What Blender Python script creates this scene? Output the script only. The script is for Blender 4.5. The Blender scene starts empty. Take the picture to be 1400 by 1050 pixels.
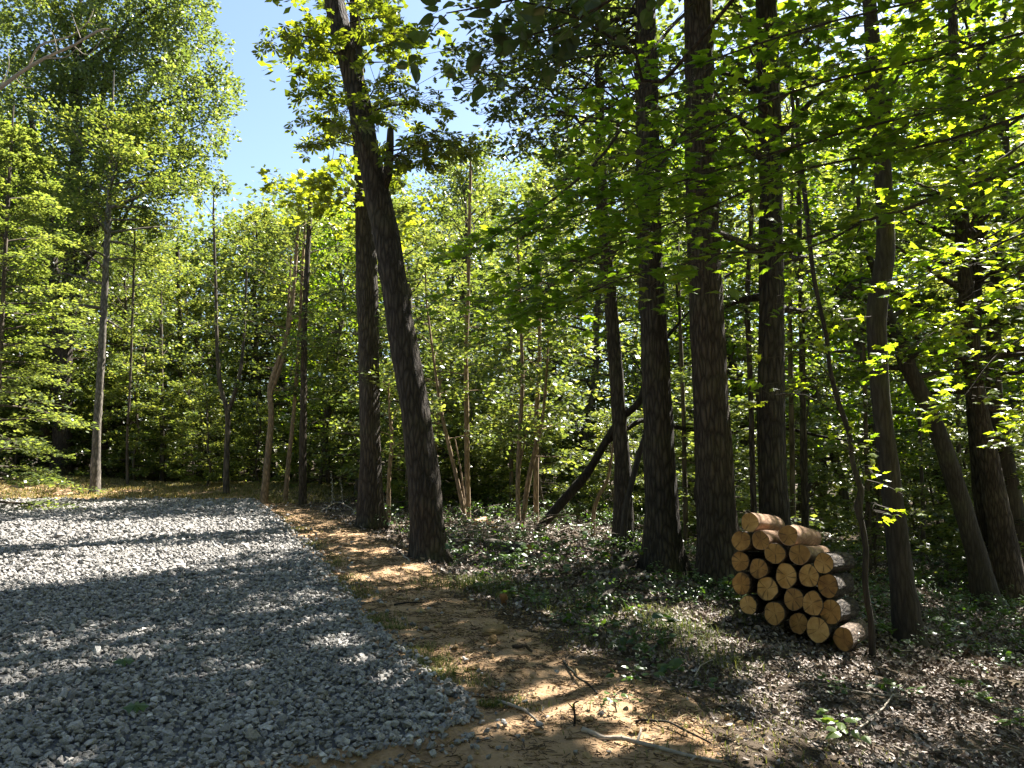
import bpy, bmesh, math
import numpy as np
from mathutils import Vector

rng = np.random.default_rng(11)
PI = math.pi
scene = bpy.context.scene
COL = scene.collection

# ------------------------------------------------------------------ camera model (photo pixels 1400 x 1050)
F, CX, CY, HOR, EYE = 1058.0, 700.0, 525.0, 630.0, 1.6
PITCH = math.atan((HOR - CY) / F)
FW = np.array([0, math.cos(PITCH), math.sin(PITCH)])
UP = np.array([0, -math.sin(PITCH), math.cos(PITCH)])
CAM = np.array([0, 0, EYE])

def ray(u, v):
    return FW + np.array([1.0, 0, 0]) * (u - CX) / F + UP * (CY - v) / F

def P(u, v, Y):
    d = ray(u, v)
    return CAM + d * (Y / d[1])

def project(p):
    q = p - CAM
    dep = np.maximum(q @ FW, 1e-3)
    return CX + F * q[:, 0] / dep, CY - F * (q @ UP) / dep, q @ FW

# sun: ahead and to the right
SAZ, SEL = math.radians(44), math.radians(52)      # azimuth measured from +Y towards +X
SUN = np.array([math.sin(SAZ) * math.cos(SEL), math.cos(SAZ) * math.cos(SEL), math.sin(SEL)])

# ------------------------------------------------------------------ terrain
def sstep(a, b, x):
    t = np.clip((x - a) / (b - a), 0, 1)
    return t * t * (3 - 2 * t)

_nr = np.random.default_rng(5)
_nk = [( _nr.uniform(-1, 1, 2), _nr.uniform(0, 6.28)) for _ in range(60)]

def fbm(x, y, scale, octv=5, seed=0):
    s = np.zeros(np.broadcast(x, y).shape); a = 1.0; f = 1.0 / scale
    for o in range(octv):
        for j in range(3):
            k, ph = _nk[(seed * 7 + o * 3 + j) % 60]
            k = k / np.linalg.norm(k)
            s = s + a * np.sin((k[0] * x + k[1] * y) * f * (1 + .23 * j) * 6.28 + ph + 1.3 * np.sin((k[1] * x - k[0] * y) * f * 4.1 + ph * 2))
        a *= .5; f *= 2.03
    return s / 3.5

XG_Y = [-60, 3.0, 3.4, 3.8, 4.1, 4.45, 4.9, 5.3, 6.0, 7.5, 9.5, 12, 18, 24, 26]
XG_X = [-60, -6.0, -3.4, -1.9, -1.1, -.6, -.17, -.25, -.65, -1.3, -2.05, -2.95, -5.3, -7.9, -9]
XD_Y = [-60, 0, 4, 5.6, 6.2, 7.5, 9.5, 13.9, 20, 24, 27, 60]
XD_X = [1.6, 1.5, 1.32, 1.1, .62, .02, -.75, -2.2, -5.0, -6.8, -9, -40]

def xg(y): return np.interp(y, XG_Y, XG_X)
def xd(y): return np.interp(y, XD_Y, XD_X)
def wob(x, y): return .16 * fbm(x, y, 2.3, 3, 2)
def gravel_mask(x, y):
    return sstep(.05, -.05, x - xg(y) + wob(x, y) * .6) * sstep(24.6, 24.2, y + wob(x, y))
def dirt_mask(x, y):
    w = 1.6 * wob(x, y)
    return sstep(.35, -.3, x - xd(y) + w) * sstep(28.5, 26.5, y + 2 * wob(x, y) + np.clip(-x - 8, 0, 9) * -.02)

def terrain(x, y):
    x = np.asarray(x, float); y = np.asarray(y, float)
    z = .0172 * np.clip(y - 5, 0, 22)
    z = z + .36 * sstep(23.5, 29, y) * sstep(-2, -9, x)
    z = z + .25 * sstep(24, 27, y) * sstep(-13, -17, x)
    d = .5 * np.log1p(np.exp(np.clip((x - 2.0) / .5, -30, 30))) * .31
    z = z - 1.7 * (1 - np.exp(-d / 1.7))
    e = x - xd(y)
    z = z - .10 * sstep(-.2, .9, e) * sstep(22, 14, y)
    w = sstep(-.3, 1.2, e)
    z = z + w * .055 * fbm(x, y, 3.1, 3, 1) * sstep(120, 30, np.hypot(x, y))
    dm = (1 - gravel_mask(x, y)) * sstep(40, 20, y) * sstep(-60, -20, x)
    z = z + dm * (.016 * fbm(x, y, .9, 4, 3) - .022 * np.exp(-(fbm(x + .3 * y, y * .7, 1.5, 3, 11) / .22) ** 2))
    z = z + .035 * gravel_mask(x, y)
    z = z + .9 * sstep(60, 300, np.hypot(x, y)) * 4
    return z

def ground_hit(u, v):
    d = ray(u, v)
    ys = np.linspace(2.5, 60, 6000)
    p = CAM[None] + d[None] * (ys / d[1])[:, None]
    below = p[:, 2] < terrain(p[:, 0], p[:, 1])
    i = int(np.argmax(below)) if below.any() else 5999
    return p[i]

# ------------------------------------------------------------------ materials
def nodes_mat(name):
    m = bpy.data.materials.new(name); m.use_nodes = True
    nt = m.node_tree; nt.nodes.clear()
    out = nt.nodes.new('ShaderNodeOutputMaterial')
    def N(t, **kw):
        n = nt.nodes.new('ShaderNode' + t)
        for k, v in kw.items():
            if k.startswith('i_'):
                n.inputs[k[2:].replace('_', ' ')].default_value = v
            else:
                setattr(n, k, v)
        return n
    L = nt.links.new
    return m, N, L, out

def ramp(N, stops):
    r = N('ValToRGB'); e = r.color_ramp.elements
    while len(e) < len(stops): e.new(.5)
    for i, (p, c) in enumerate(stops):
        e[i].position = p; e[i].color = (*c, 1)
    return r

def mat_leaf(name, stops, tr_gain=(2.6, 2.4, .85), tmix=.5, rough=.36, spec=.6):
    m, N, L, out = nodes_mat(name)
    at = N('Attribute', attribute_name='tint')
    r = ramp(N, stops); L(at.outputs['Fac'], r.inputs['Fac'])
    p = N('BsdfPrincipled'); p.inputs['Roughness'].default_value = rough
    p.inputs['Specular IOR Level'].default_value = spec
    L(r.outputs['Color'], p.inputs['Base Color'])
    mul = N('Mix', data_type='RGBA', blend_type='MULTIPLY'); mul.inputs['Factor'].default_value = 1
    L(r.outputs['Color'], mul.inputs['A']); mul.inputs['B'].default_value = (*tr_gain, 1)
    t = N('BsdfTranslucent'); L(mul.outputs['Result'], t.inputs['Color'])
    mx = N('MixShader'); mx.inputs['Fac'].default_value = tmix
    L(p.outputs[0], mx.inputs[1]); L(t.outputs[0], mx.inputs[2]); L(mx.outputs[0], out.inputs['Surface'])
    return m

def mat_bark(name, dark, lite, scale=16, stretch=.16, bump=.9, moss=0.0, ridge=.05, crackw=.5):
    m, N, L, out = nodes_mat(name)
    tc = N('TexCoord')
    mp = N('Mapping'); mp.inputs['Scale'].default_value = (scale, scale, scale * stretch)
    L(tc.outputs['Object'], mp.inputs['Vector'])
    nz = N('TexNoise'); nz.inputs['Scale'].default_value = .8; nz.inputs['Detail'].default_value = 4
    L(mp.outputs[0], nz.inputs['Vector'])
    mixv = N('Mix', data_type='VECTOR'); mixv.inputs['Factor'].default_value = .38
    L(mp.outputs[0], mixv.inputs['A']); L(nz.outputs['Color'], mixv.inputs['B'])
    vo = N('TexVoronoi', feature='DISTANCE_TO_EDGE'); vo.inputs['Scale'].default_value = 1.3
    L(mixv.outputs['Result'], vo.inputs['Vector'])
    fine = N('TexNoise'); fine.inputs['Scale'].default_value = 3.0; fine.inputs['Detail'].default_value = 8
    fine.inputs['Roughness'].default_value = .7
    L(mp.outputs[0], fine.inputs['Vector'])
    crack = N('MapRange'); crack.inputs['From Max'].default_value = .35
    L(vo.outputs['Distance'], crack.inputs['Value'])
    ad = N('Math', operation='MULTIPLY_ADD'); ad.inputs[1].default_value = .55
    L(fine.outputs['Fac'], ad.inputs[0])
    ml = N('Math', operation='MULTIPLY'); ml.inputs[1].default_value = crackw
    L(crack.outputs[0], ml.inputs[0]); L(ml.outputs[0], ad.inputs[2])
    r = ramp(N, [(.18, dark), (.5, tuple((a + b) / 2 for a, b in zip(dark, lite))), (.85, lite)])
    L(ad.outputs[0], r.inputs['Fac'])
    big = N('TexNoise'); big.inputs['Scale'].default_value = 1.1; big.inputs['Detail'].default_value = 5
    L(tc.outputs['Object'], big.inputs['Vector'])
    br = ramp(N, [(.3, (.62, .62, .64)), (.7, (1.15, 1.12, 1.05))]); L(big.outputs['Fac'], br.inputs['Fac'])
    mu = N('Mix', data_type='RGBA', blend_type='MULTIPLY'); mu.inputs['Factor'].default_value = 1
    L(r.outputs['Color'], mu.inputs['A']); L(br.outputs['Color'], mu.inputs['B'])
    colr = mu.outputs['Result']
    if moss:
        mo = N('Mix', data_type='RGBA'); mr = ramp(N, [(.55, (0, 0, 0)), (.72, (moss,) * 3)])
        L(big.outputs['Fac'], mr.inputs['Fac']); L(mr.outputs['Color'], mo.inputs['Factor'])
        L(colr, mo.inputs['A']); mo.inputs['B'].default_value = (.07, .085, .03, 1); colr = mo.outputs['Result']
    p = N('BsdfPrincipled'); p.inputs['Roughness'].default_value = .9; p.inputs['Specular IOR Level'].default_value = .25
    L(colr, p.inputs['Base Color'])
    b = N('Bump'); b.inputs['Strength'].default_value = bump; b.inputs['Distance'].default_value = ridge
    L(ad.outputs[0], b.inputs['Height']); L(b.outputs[0], p.inputs['Normal'])
    L(p.outputs[0], out.inputs['Surface'])
    return m

def mat_tint(name, stops, rough=.85, noise=0, nscale=30, bump=0, spec=.3):
    m, N, L, out = nodes_mat(name)
    at = N('Attribute', attribute_name='tint')
    r = ramp(N, stops); L(at.outputs['Fac'], r.inputs['Fac'])
    p = N('BsdfPrincipled'); p.inputs['Roughness'].default_value = rough; p.inputs['Specular IOR Level'].default_value = spec
    c = r.outputs['Color']
    if noise:
        tc = N('TexCoord'); nz = N('TexNoise'); nz.inputs['Scale'].default_value = nscale; nz.inputs['Detail'].default_value = 6
        L(tc.outputs['Object'], nz.inputs['Vector'])
        nr_ = ramp(N, [(.25, (1 - noise,) * 3), (.75, (1 + noise,) * 3)]); L(nz.outputs['Fac'], nr_.inputs['Fac'])
        mu = N('Mix', data_type='RGBA', blend_type='MULTIPLY'); mu.inputs['Factor'].default_value = 1
        L(c, mu.inputs['A']); L(nr_.outputs['Color'], mu.inputs['B']); c = mu.outputs['Result']
        if bump:
            b = N('Bump'); b.inputs['Strength'].default_value = bump; b.inputs['Distance'].default_value = .02
            L(nz.outputs['Fac'], b.inputs['Height']); L(b.outputs[0], p.inputs['Normal'])
    L(c, p.inputs['Base Color']); L(p.outputs[0], out.inputs['Surface'])
    return m

def mat_soil(name, cols, scale=1.0, bump=.6, dist=.03):
    m, N, L, out = nodes_mat(name)
    tc = N('TexCoord')
    a = N('TexNoise'); a.inputs['Scale'].default_value = 1.2 * scale; a.inputs['Detail'].default_value = 10; a.inputs['Roughness'].default_value = .65
    b_ = N('TexNoise'); b_.inputs['Scale'].default_value = 14 * scale; b_.inputs['Detail'].default_value = 8; b_.inputs['Roughness'].default_value = .7
    L(tc.outputs['Object'], a.inputs['Vector']); L(tc.outputs['Object'], b_.inputs['Vector'])
    ad = N('Math', operation='MULTIPLY_ADD'); ad.inputs[1].default_value = .55
    ml = N('Math', operation='MULTIPLY'); ml.inputs[1].default_value = .45
    L(b_.outputs['Fac'], ml.inputs[0]); L(a.outputs['Fac'], ad.inputs[0]); L(ml.outputs[0], ad.inputs[2])
    n = len(cols)
    r = ramp(N, [(.3 + .4 * i / (n - 1), c) for i, c in enumerate(cols)]); L(ad.outputs[0], r.inputs['Fac'])
    p = N('BsdfPrincipled'); p.inputs['Roughness'].default_value = .95; p.inputs['Specular IOR Level'].default_value = .15
    L(r.outputs['Color'], p.inputs['Base Color'])
    bp = N('Bump'); bp.inputs['Strength'].default_value = bump; bp.inputs['Distance'].default_value = dist
    L(b_.outputs['Fac'], bp.inputs['Height']); L(bp.outputs[0], p.inputs['Normal'])
    L(p.outputs[0], out.inputs['Surface'])
    return m

def mat_cut():
    m, N, L, out = nodes_mat('sawn_wood')
    tc = N('TexCoord'); oi = N('ObjectInfo')
    sp = N('SeparateXYZ'); L(tc.outputs['Object'], sp.inputs[0])
    nz = N('TexNoise'); nz.inputs['Scale'].default_value = 9; nz.inputs['Detail'].default_value = 6
    vadd = N('VectorMath', operation='ADD'); L(tc.outputs['Object'], vadd.inputs[0])
    rs = N('CombineXYZ'); mr = N('Math', operation='MULTIPLY'); mr.inputs[1].default_value = 60
    L(oi.outputs['Random'], mr.inputs[0]); L(mr.outputs[0], rs.inputs[1]); L(rs.outputs[0], vadd.inputs[1])
    L(vadd.outputs[0], nz.inputs['Vector'])
    x2 = N('Math', operation='MULTIPLY'); L(sp.outputs[0], x2.inputs[0]); L(sp.outputs[0], x2.inputs[1])
    z2 = N('Math', operation='MULTIPLY_ADD'); L(sp.outputs[2], z2.inputs[0]); L(sp.outputs[2], z2.inputs[1]); L(x2.outputs[0], z2.inputs[2])
    rad = N('Math', operation='SQRT'); L(z2.outputs[0], rad.inputs[0])
    wob_ = N('Math', operation='MULTIPLY_ADD'); wob_.inputs[1].default_value = .022; L(nz.outputs['Fac'], wob_.inputs[0]); L(rad.outputs[0], wob_.inputs[2])
    rg = N('Math', operation='MULTIPLY'); rg.inputs[1].default_value = 640; L(wob_.outputs[0], rg.inputs[0])
    si = N('Math', operation='SINE'); L(rg.outputs[0], si.inputs[0])
    # radial checks (drying cracks)
    an = N('Math', operation='ARCTAN2'); L(sp.outputs[0], an.inputs[0]); L(sp.outputs[2], an.inputs[1])
    a3 = N('Math', operation='MULTIPLY_ADD'); a3.inputs[1].default_value = .8; L(an.outputs[0], a3.inputs[0]); L(mr.outputs[0], a3.inputs[2])
    ra = N('CombineXYZ'); L(a3.outputs[0], ra.inputs[0]); 
    rsc = N('Math', operation='MULTIPLY'); rsc.inputs[1].default_value = 1.5; L(rad.outputs[0], rsc.inputs[0]); L(rsc.outputs[0], ra.inputs[1])
    cn = N('TexVoronoi', feature='DISTANCE_TO_EDGE'); cn.inputs['Scale'].default_value = .8
    L(ra.outputs[0], cn.inputs['Vector'])
    cr = N('MapRange'); cr.inputs['From Min'].default_value = .0; cr.inputs['From Max'].default_value = .035; cr.inputs['To Min'].default_value = .25
    L(cn.outputs['Distance'], cr.inputs['Value'])
    big = N('TexNoise'); big.inputs['Scale'].default_value = 7; big.inputs['Detail'].default_value = 8; big.inputs['Roughness'].default_value = .7
    L(vadd.outputs[0], big.inputs['Vector'])
    col = ramp(N, [(.25, (.15, .065, .015)), (.5, (.32, .165, .042)), (.75, (.50, .30, .105))])
    bs = N('Math', operation='MULTIPLY_ADD'); bs.inputs[1].default_value = .05; L(si.outputs[0], bs.inputs[0])
    b2 = N('Math', operation='MULTIPLY_ADD'); b2.inputs[1].default_value = .25; b2.inputs[2].default_value = -.1; L(oi.outputs['Random'], b2.inputs[0])
    b3 = N('Math', operation='ADD'); L(big.outputs['Fac'], b3.inputs[0]); L(b2.outputs[0], b3.inputs[1])
    L(b3.outputs[0], bs.inputs[2]); L(bs.outputs[0], col.inputs['Fac'])
    mu = N('Mix', data_type='RGBA', blend_type='MULTIPLY'); mu.inputs['Factor'].default_value = 1
    L(col.outputs['Color'], mu.inputs['A']); L(cr.outputs[0], mu.inputs['B'])
    p = N('BsdfPrincipled'); p.inputs['Roughness'].default_value = .8
    L(mu.outputs['Result'], p.inputs['Base Color'])
    bp = N('Bump'); bp.inputs['Strength'].default_value = .5; bp.inputs['Distance'].default_value = .004
    L(big.outputs['Fac'], bp.inputs['Height']); L(bp.outputs[0], p.inputs['Normal'])
    L(p.outputs[0], out.inputs['Surface'])
    return m

G_OAK = [(0, (.03, .048, .02)), (.5, (.066, .095, .034)), (1, (.13, .16, .058))]
G_MAP = [(0, (.030, .058, .012)), (.5, (.066, .116, .018)), (1, (.145, .185, .03))]
G_FAR = [(0, (.030, .048, .017)), (.5, (.073, .113, .032)), (1, (.165, .198, .06))]
M = dict(
    oak=mat_leaf('oak_leaf', G_OAK),
    maple=mat_leaf('maple_leaf', G_MAP, (3.3, 3.0, .5), .62),
    hick=mat_leaf('hickory_leaf', [(0, (.035, .055, .015)), (.5, (.07, .10, .022)), (1, (.15, .18, .035))], (2.8, 2.5, .5), .55),
    far=mat_leaf('woodland_leaf', G_FAR, (2.5, 2.15, .9), .46),
    herb=mat_leaf('herb_leaf', [(0, (.03, .06, .014)), (.5, (.06, .11, .022)), (1, (.12, .17, .04))], (1.5, 1.6, .5), .4),
    grass=mat_leaf('grass_blade', [(0, (.05, .08, .018)), (.5, (.15, .16, .05)), (1, (.36, .28, .15))], (1.2, 1.2, .6), .35, .6, .3),
    bark=mat_bark('oak_bark', (.014, .011, .009), (.108, .088, .069), 20, .2, 1.0, .35, .06),
    bark_brown=mat_bark('hickory_bark', (.022, .015, .011), (.135, .106, .08), 22, .19, 1.0, .25, .06),
    bark_grey=mat_bark('maple_bark', (.024, .020, .016), (.115, .096, .076), 22, .15, .6, .4, .03, .25),
    bark_pale=mat_bark('grey_maple_bark', (.05, .044, .036), (.24, .21, .175), 14, .4, .5, .4, .015),
    bark_tan=mat_bark('sapling_bark', (.11, .075, .045), (.36, .26, .17), 20, .3, .4, 0, .01),
    bark_dark=mat_bark('dead_bark', (.008, .0065, .005), (.038, .031, .025), 20, .25, .8, .3, .02),
    bark_far=mat_bark('distant_bark', (.04, .032, .025), (.15, .12, .09), 10, .25, .5, .2, .02),
    twig=mat_tint('twig_bark', [(0, (.03, .024, .018)), (1, (.13, .10, .07))]),
    pale=mat_tint('weathered_stick', [(0, (.10, .075, .05)), (1, (.42, .36, .29))], .9, .35, 25, .5),
    stone=mat_tint('limestone', [(0, (.07, .068, .066)), (.5, (.228, .213, .195)), (1, (.48, .455, .42))], .8, .3, 60, .4),
    rust=mat_tint('orange_rock', [(0, (.20, .085, .03)), (1, (.36, .17, .06))], .9, .35, 30, .8),
    clay=mat_tint('clay_clod', [(0, (.16, .10, .045)), (1, (.36, .25, .12))], .95, .3, 30, .8),
    litter=mat_tint('dead_leaf', [(0, (.04, .027, .018)), (.4, (.125, .092, .068)), (.75, (.30, .245, .205)), (1, (.52, .46, .41))], .7, 0, 0, 0, .4),
    straw=mat_tint('straw', [(0, (.05, .03, .016)), (.5, (.2, .13, .065)), (1, (.42, .31, .18))]),
    floor=mat_soil('forest_floor', [(.022, .017, .011), (.055, .040, .026), (.10, .075, .05), (.05, .052, .022)], 1.5, .9, .05),
    dirt=mat_soil('clay_dirt', [(.10, .06, .028), (.26, .16, .08), (.43, .285, .165), (.30, .19, .10), (.16, .10, .05)], 1.3, 1.0, .05),
    bed=mat_soil('gravel_bed', [(.06, .06, .062), (.13, .13, .135), (.20, .20, .20)], 8, 1, .03),
    cut=mat_cut(),
    logbark=mat_bark('log_bark', (.035, .026, .02), (.22, .16, .115), 26, .3, .9, .15, .02),
    peeled=mat_bark('peeled_log', (.22, .125, .075), (.50, .33, .22), 18, .3, .35, 0, .008),
)

# ------------------------------------------------------------------ mesh accumulation
class Acc:
    def __init__(self): self.v = []; self.f = []; self.m = []; self.t = []; self.n = 0
    def add(self, v, f, mat=0, tint=None):
        v = np.asarray(v, float).reshape(-1, 3); f = np.asarray(f, np.int64)
        self.v.append(v); self.f.append(f + self.n); self.m.append(np.full(len(f), mat, np.int32))
        self.t.append(np.full(len(v), .5) if tint is None else np.broadcast_to(np.asarray(tint, float), (len(v),)))
        self.n += len(v)
    def mesh(self, name, mats, smooth=False):
        me = bpy.data.meshes.new(name)
        if self.v:
            v = np.concatenate(self.v).astype(np.float32)
            loops = np.concatenate([f.ravel() for f in self.f]).astype(np.int32)
            sizes = np.concatenate([np.full(len(f), f.shape[1], np.int32) for f in self.f])
            start = np.concatenate([[0], np.cumsum(sizes)[:-1]]).astype(np.int32)
            me.vertices.add(len(v)); me.vertices.foreach_set('co', v.ravel())
            me.loops.add(len(loops)); me.loops.foreach_set('vertex_index', loops)
            me.polygons.add(len(sizes)); me.polygons.foreach_set('loop_start', start)
            me.polygons.foreach_set('material_index', np.concatenate(self.m))
            if smooth: me.polygons.foreach_set('use_smooth', np.ones(len(sizes), bool))
            else: me.polygons.foreach_set('use_smooth', np.zeros(len(sizes), bool))
            me.update(calc_edges=True)
            a = me.attributes.new('tint', 'FLOAT', 'POINT')
            a.data.foreach_set('value', np.concatenate(self.t).astype(np.float32))
        for mt in mats: me.materials.append(mt)
        return me

def obj(name, me, parent=None, loc=None):
    o = bpy.data.objects.new(name, me); COL.objects.link(o)
    if parent is not None: o.parent = parent
    if loc is not None: o.location = loc
    return o

def thing(name, label, cat, loc=(0, 0, 0), group=None, rz=0):
    o = bpy.data.objects.new(name, None); COL.objects.link(o)
    o.location = loc; o.rotation_euler = (0, 0, rz); o.empty_display_size = .2
    o['label'] = label; o['category'] = cat
    if group: o['group'] = group
    return o

def tag(o, label, cat, group=None):
    o['label'] = label; o['category'] = cat
    if group: o['group'] = group
    return o

def nrm(a): return a / np.maximum(np.linalg.norm(a, axis=-1, keepdims=True), 1e-9)

# leaf templates: x along the leaf, y across, z out of the blade
def T_maple():
    h = [(0, 0), (-.07, .27), (.13, .25), (.30, .56), (.43, .26), (.66, .27), (.69, .13), (1, 0)]
    pts = h + [(x, -y) for x, y in h[-2:0:-1]]
    v = [(.36, 0, .05)] + [(x, y, -.28 * abs(y) - .10 * x * x) for x, y in pts]
    n = len(pts)
    return np.array(v), np.array([(0, 1 + i, 1 + (i + 1) % n) for i in range(n)])

def T_simple(w=.30):
    v = [(0, 0, 0), (.28, w * .8, -.05), (.62, w, -.08), (1, 0, -.16), (.62, -w, -.08), (.28, -w * .8, -.05), (.35, 0, .05), (.68, 0, .02)]
    return np.array(v), np.array([(0, 6, 1, 1), (6, 7, 2, 1), (7, 3, 3, 2), (0, 5, 6, 6), (5, 4, 7, 6), (4, 3, 3, 7)])[:, :4]

def T_oval():
    v = [(0, 0, 0), (.45, .36, -.08), (1, 0, -.12), (.45, -.36, -.08), (.4, 0, .05)]
    return np.array(v), np.array([(0, 4, 1), (4, 2, 1), (0, 3, 4), (3, 2, 4)])

def T_heart():
    h = [(0, 0), (-.04, .16), (.08, .31), (.27, .37), (.5, .32), (.72, .2), (.88, .08), (1, 0)]
    pts = h + [(x, -y) for x, y in h[-2:0:-1]]
    v = [(.4, 0, .05)] + [(x, y, -.22 * abs(y) - .16 * x * x) for x, y in pts]
    n = len(pts)
    return np.array(v), np.array([(0, 1 + i, 1 + (i + 1) % n) for i in range(n)])

def T_quad():
    v = [(0, 0, 0), (.5, .36, -.07), (1, 0, -.1), (.5, -.36, -.07)]
    return np.array(v), np.array([(0, 3, 2, 1)])

def T_palm():
    V = []; Fc = []
    for a, s in ((-95, .62), (-48, .85), (0, 1), (48, .85), (95, .62)):
        c, sn = math.cos(math.radians(a)), math.sin(math.radians(a)); b = len(V)
        for x, y, z in ((.08, 0, 0), (.5, .17, -.05), (.78, .17, -.12), (1, 0, -.22), (.78, -.17, -.12), (.5, -.17, -.05)):
            x *= s; y *= s
            V.append((x * c - y * sn, x * sn + y * c, z * s + .03))
        Fc += [(b, b + 1, b + 5), (b + 1, b + 2, b + 5), (b + 2, b + 4, b + 5), (b + 2, b + 3, b + 4)]
    return np.array(V), np.array(Fc)

def T_oaklobe():
    h = [(0, 0), (.18, .10), (.30, .30), (.40, .13), (.55, .36), (.64, .15), (.80, .26), (.86, .1), (1, 0)]
    pts = h + [(x, -y) for x, y in h[-2:0:-1]]
    v = [(.5, 0, .04)] + [(x, y, -.2 * abs(y) - .12 * x * x) for x, y in pts]
    n = len(pts)
    return np.array(v), np.array([(0, 1 + i, 1 + (i + 1) % n) for i in range(n)])

MAPLE, OVAL, QUAD, PALM, LOBE = T_maple(), T_heart(), T_quad(), T_palm(), T_oaklobe()

def add_leaves(acc, tm, pos, d, n, size, tint, mat=0):
    tv, tf = tm
    if not len(pos): return
    n = nrm(n); d = nrm(d - n * (d * n).sum(1)[:, None]); c = np.cross(n, d)
    v = pos[:, None, :] + size[:, None, None] * (tv[None, :, 0:1] * d[:, None] + tv[None, :, 1:2] * c[:, None] + tv[None, :, 2:3] * n[:, None])
    f = tf[None] + (np.arange(len(pos)) * len(tv))[:, None, None]
    acc.add(v.reshape(-1, 3), f.reshape(-1, tf.shape[1]), mat, np.repeat(tint, len(tv)))

def batch_tubes(acc, Pt, R, seg=3, mat=0, tint=.5):
    S, K, _ = Pt.shape
    t = np.gradient(Pt, axis=1) if K > 2 else np.repeat(Pt[:, 1:] - Pt[:, :1], 2, 1)
    t = nrm(t)
    ref = np.where(np.abs(t[..., 2:3]) > .8, np.array([1.0, 0, 0]), np.array([0, 0, 1.0]))
    n = nrm(np.cross(t, ref)); b = np.cross(t, n)
    th = np.arange(seg) * 2 * PI / seg
    v = Pt[:, :, None] + R[:, :, None, None] * (np.cos(th)[None, None, :, None] * n[:, :, None] + np.sin(th)[None, None, :, None] * b[:, :, None])
    i = np.arange(K - 1)[:, None] * seg; j = np.arange(seg)[None]; j2 = (j + 1) % seg
    f = np.stack([i + j, i + j2, i + seg + j2, i + seg + j], -1).reshape(-1, 4)
    f = f[None] + (np.arange(S) * K * seg)[:, None, None]
    acc.add(v.reshape(-1, 3), f.reshape(-1, 4), mat, tint)

def spline(pts, r, step):
    pts = np.asarray(pts, float); r = np.asarray(r, float)
    Q = np.vstack([2 * pts[0] - pts[1], pts, 2 * pts[-1] - pts[-2]])
    out = []; ro = []
    for i in range(len(pts) - 1):
        p0, p1, p2, p3 = Q[i:i + 4]
        k = max(2, int(np.linalg.norm(p2 - p1) / step))
        t = np.linspace(0, 1, k, endpoint=False)[:, None]
        out.append(.5 * (2 * p1 + (p2 - p0) * t + (2 * p0 - 5 * p1 + 4 * p2 - p3) * t ** 2 + (3 * p1 - p0 - 3 * p2 + p3) * t ** 3))
        ro.append(r[i] + (r[i + 1] - r[i]) * t[:, 0])
    out.append(pts[-1:]); ro.append(r[-1:])
    return np.vstack(out), np.concatenate(ro)

def trunk_tube(acc, pts, r, seg=14, step=.12, rough=.05, flare=0, mat=0, seed=0, cap=False, tint=.5):
    p, rr = spline(pts, r, step)
    K = len(p)
    t = nrm(np.gradient(p, axis=0))
    ref = np.array([1.0, 0, 0]) if abs(t[0, 2]) > .6 else np.array([0, 0, 1.0])
    n = nrm(np.cross(t, ref[None])); b = np.cross(t, n)
    th = np.arange(seg) * 2 * PI / seg
    s = np.concatenate([[0], np.cumsum(np.linalg.norm(np.diff(p, axis=0), axis=1))])
    g = np.random.default_rng(seed + 77)
    R = np.ones((K, seg))
    for k, a in ((2, .6), (3, .7), (5, .5), (9, .4), (14, .35)):
        R += rough * a * np.sin(k * th[None] + g.uniform(0, 6.3) + np.sin(s[:, None] * g.uniform(.5, 2.2) * (1 + k / 4) + g.uniform(0, 6)) * 1.5)
    for _ in range(int(s[-1] * 1.3) if rr[0] > .09 else 0):
        ks_, kt_ = g.uniform(.6, s[-1]), g.uniform(0, 6.28); kw = rr[0] * g.uniform(.25, .5)
        dth = np.angle(np.exp(1j * (th - kt_)))
        R += g.uniform(.06, .2) * np.exp(-((s[:, None] - ks_) / kw) ** 2 - (dth[None] / .4) ** 2)
    if flare:
        lob = .55 + .45 * np.cos(5 * th + g.uniform(0, 6)) * np.cos(2 * th + g.uniform(0, 6))
        R += flare * np.exp(-s / (rr[0] * 1.25))[:, None] * (.35 + 1.25 * lob[None] ** 1.3)
    v = p[:, None] + (rr[:, None] * R)[..., None] * (np.cos(th)[None, :, None] * n[:, None] + np.sin(th)[None, :, None] * b[:, None])
    i = np.arange(K - 1)[:, None] * seg; j = np.arange(seg)[None]; j2 = (j + 1) % seg
    f = np.stack([i + j, i + j2, i + seg + j2, i + seg + j], -1).reshape(-1, 4)
    vv = v.reshape(-1, 3)
    acc.add(vv, f, mat, tint)
    if cap:
        for e, o in ((0, 0), (K - 1, (K - 1) * seg)):
            acc.add(np.vstack([p[e:e + 1], v[e]]), np.array([(0, 1 + q, 1 + (q + 1) % seg) for q in range(seg)]), mat, tint)

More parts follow.
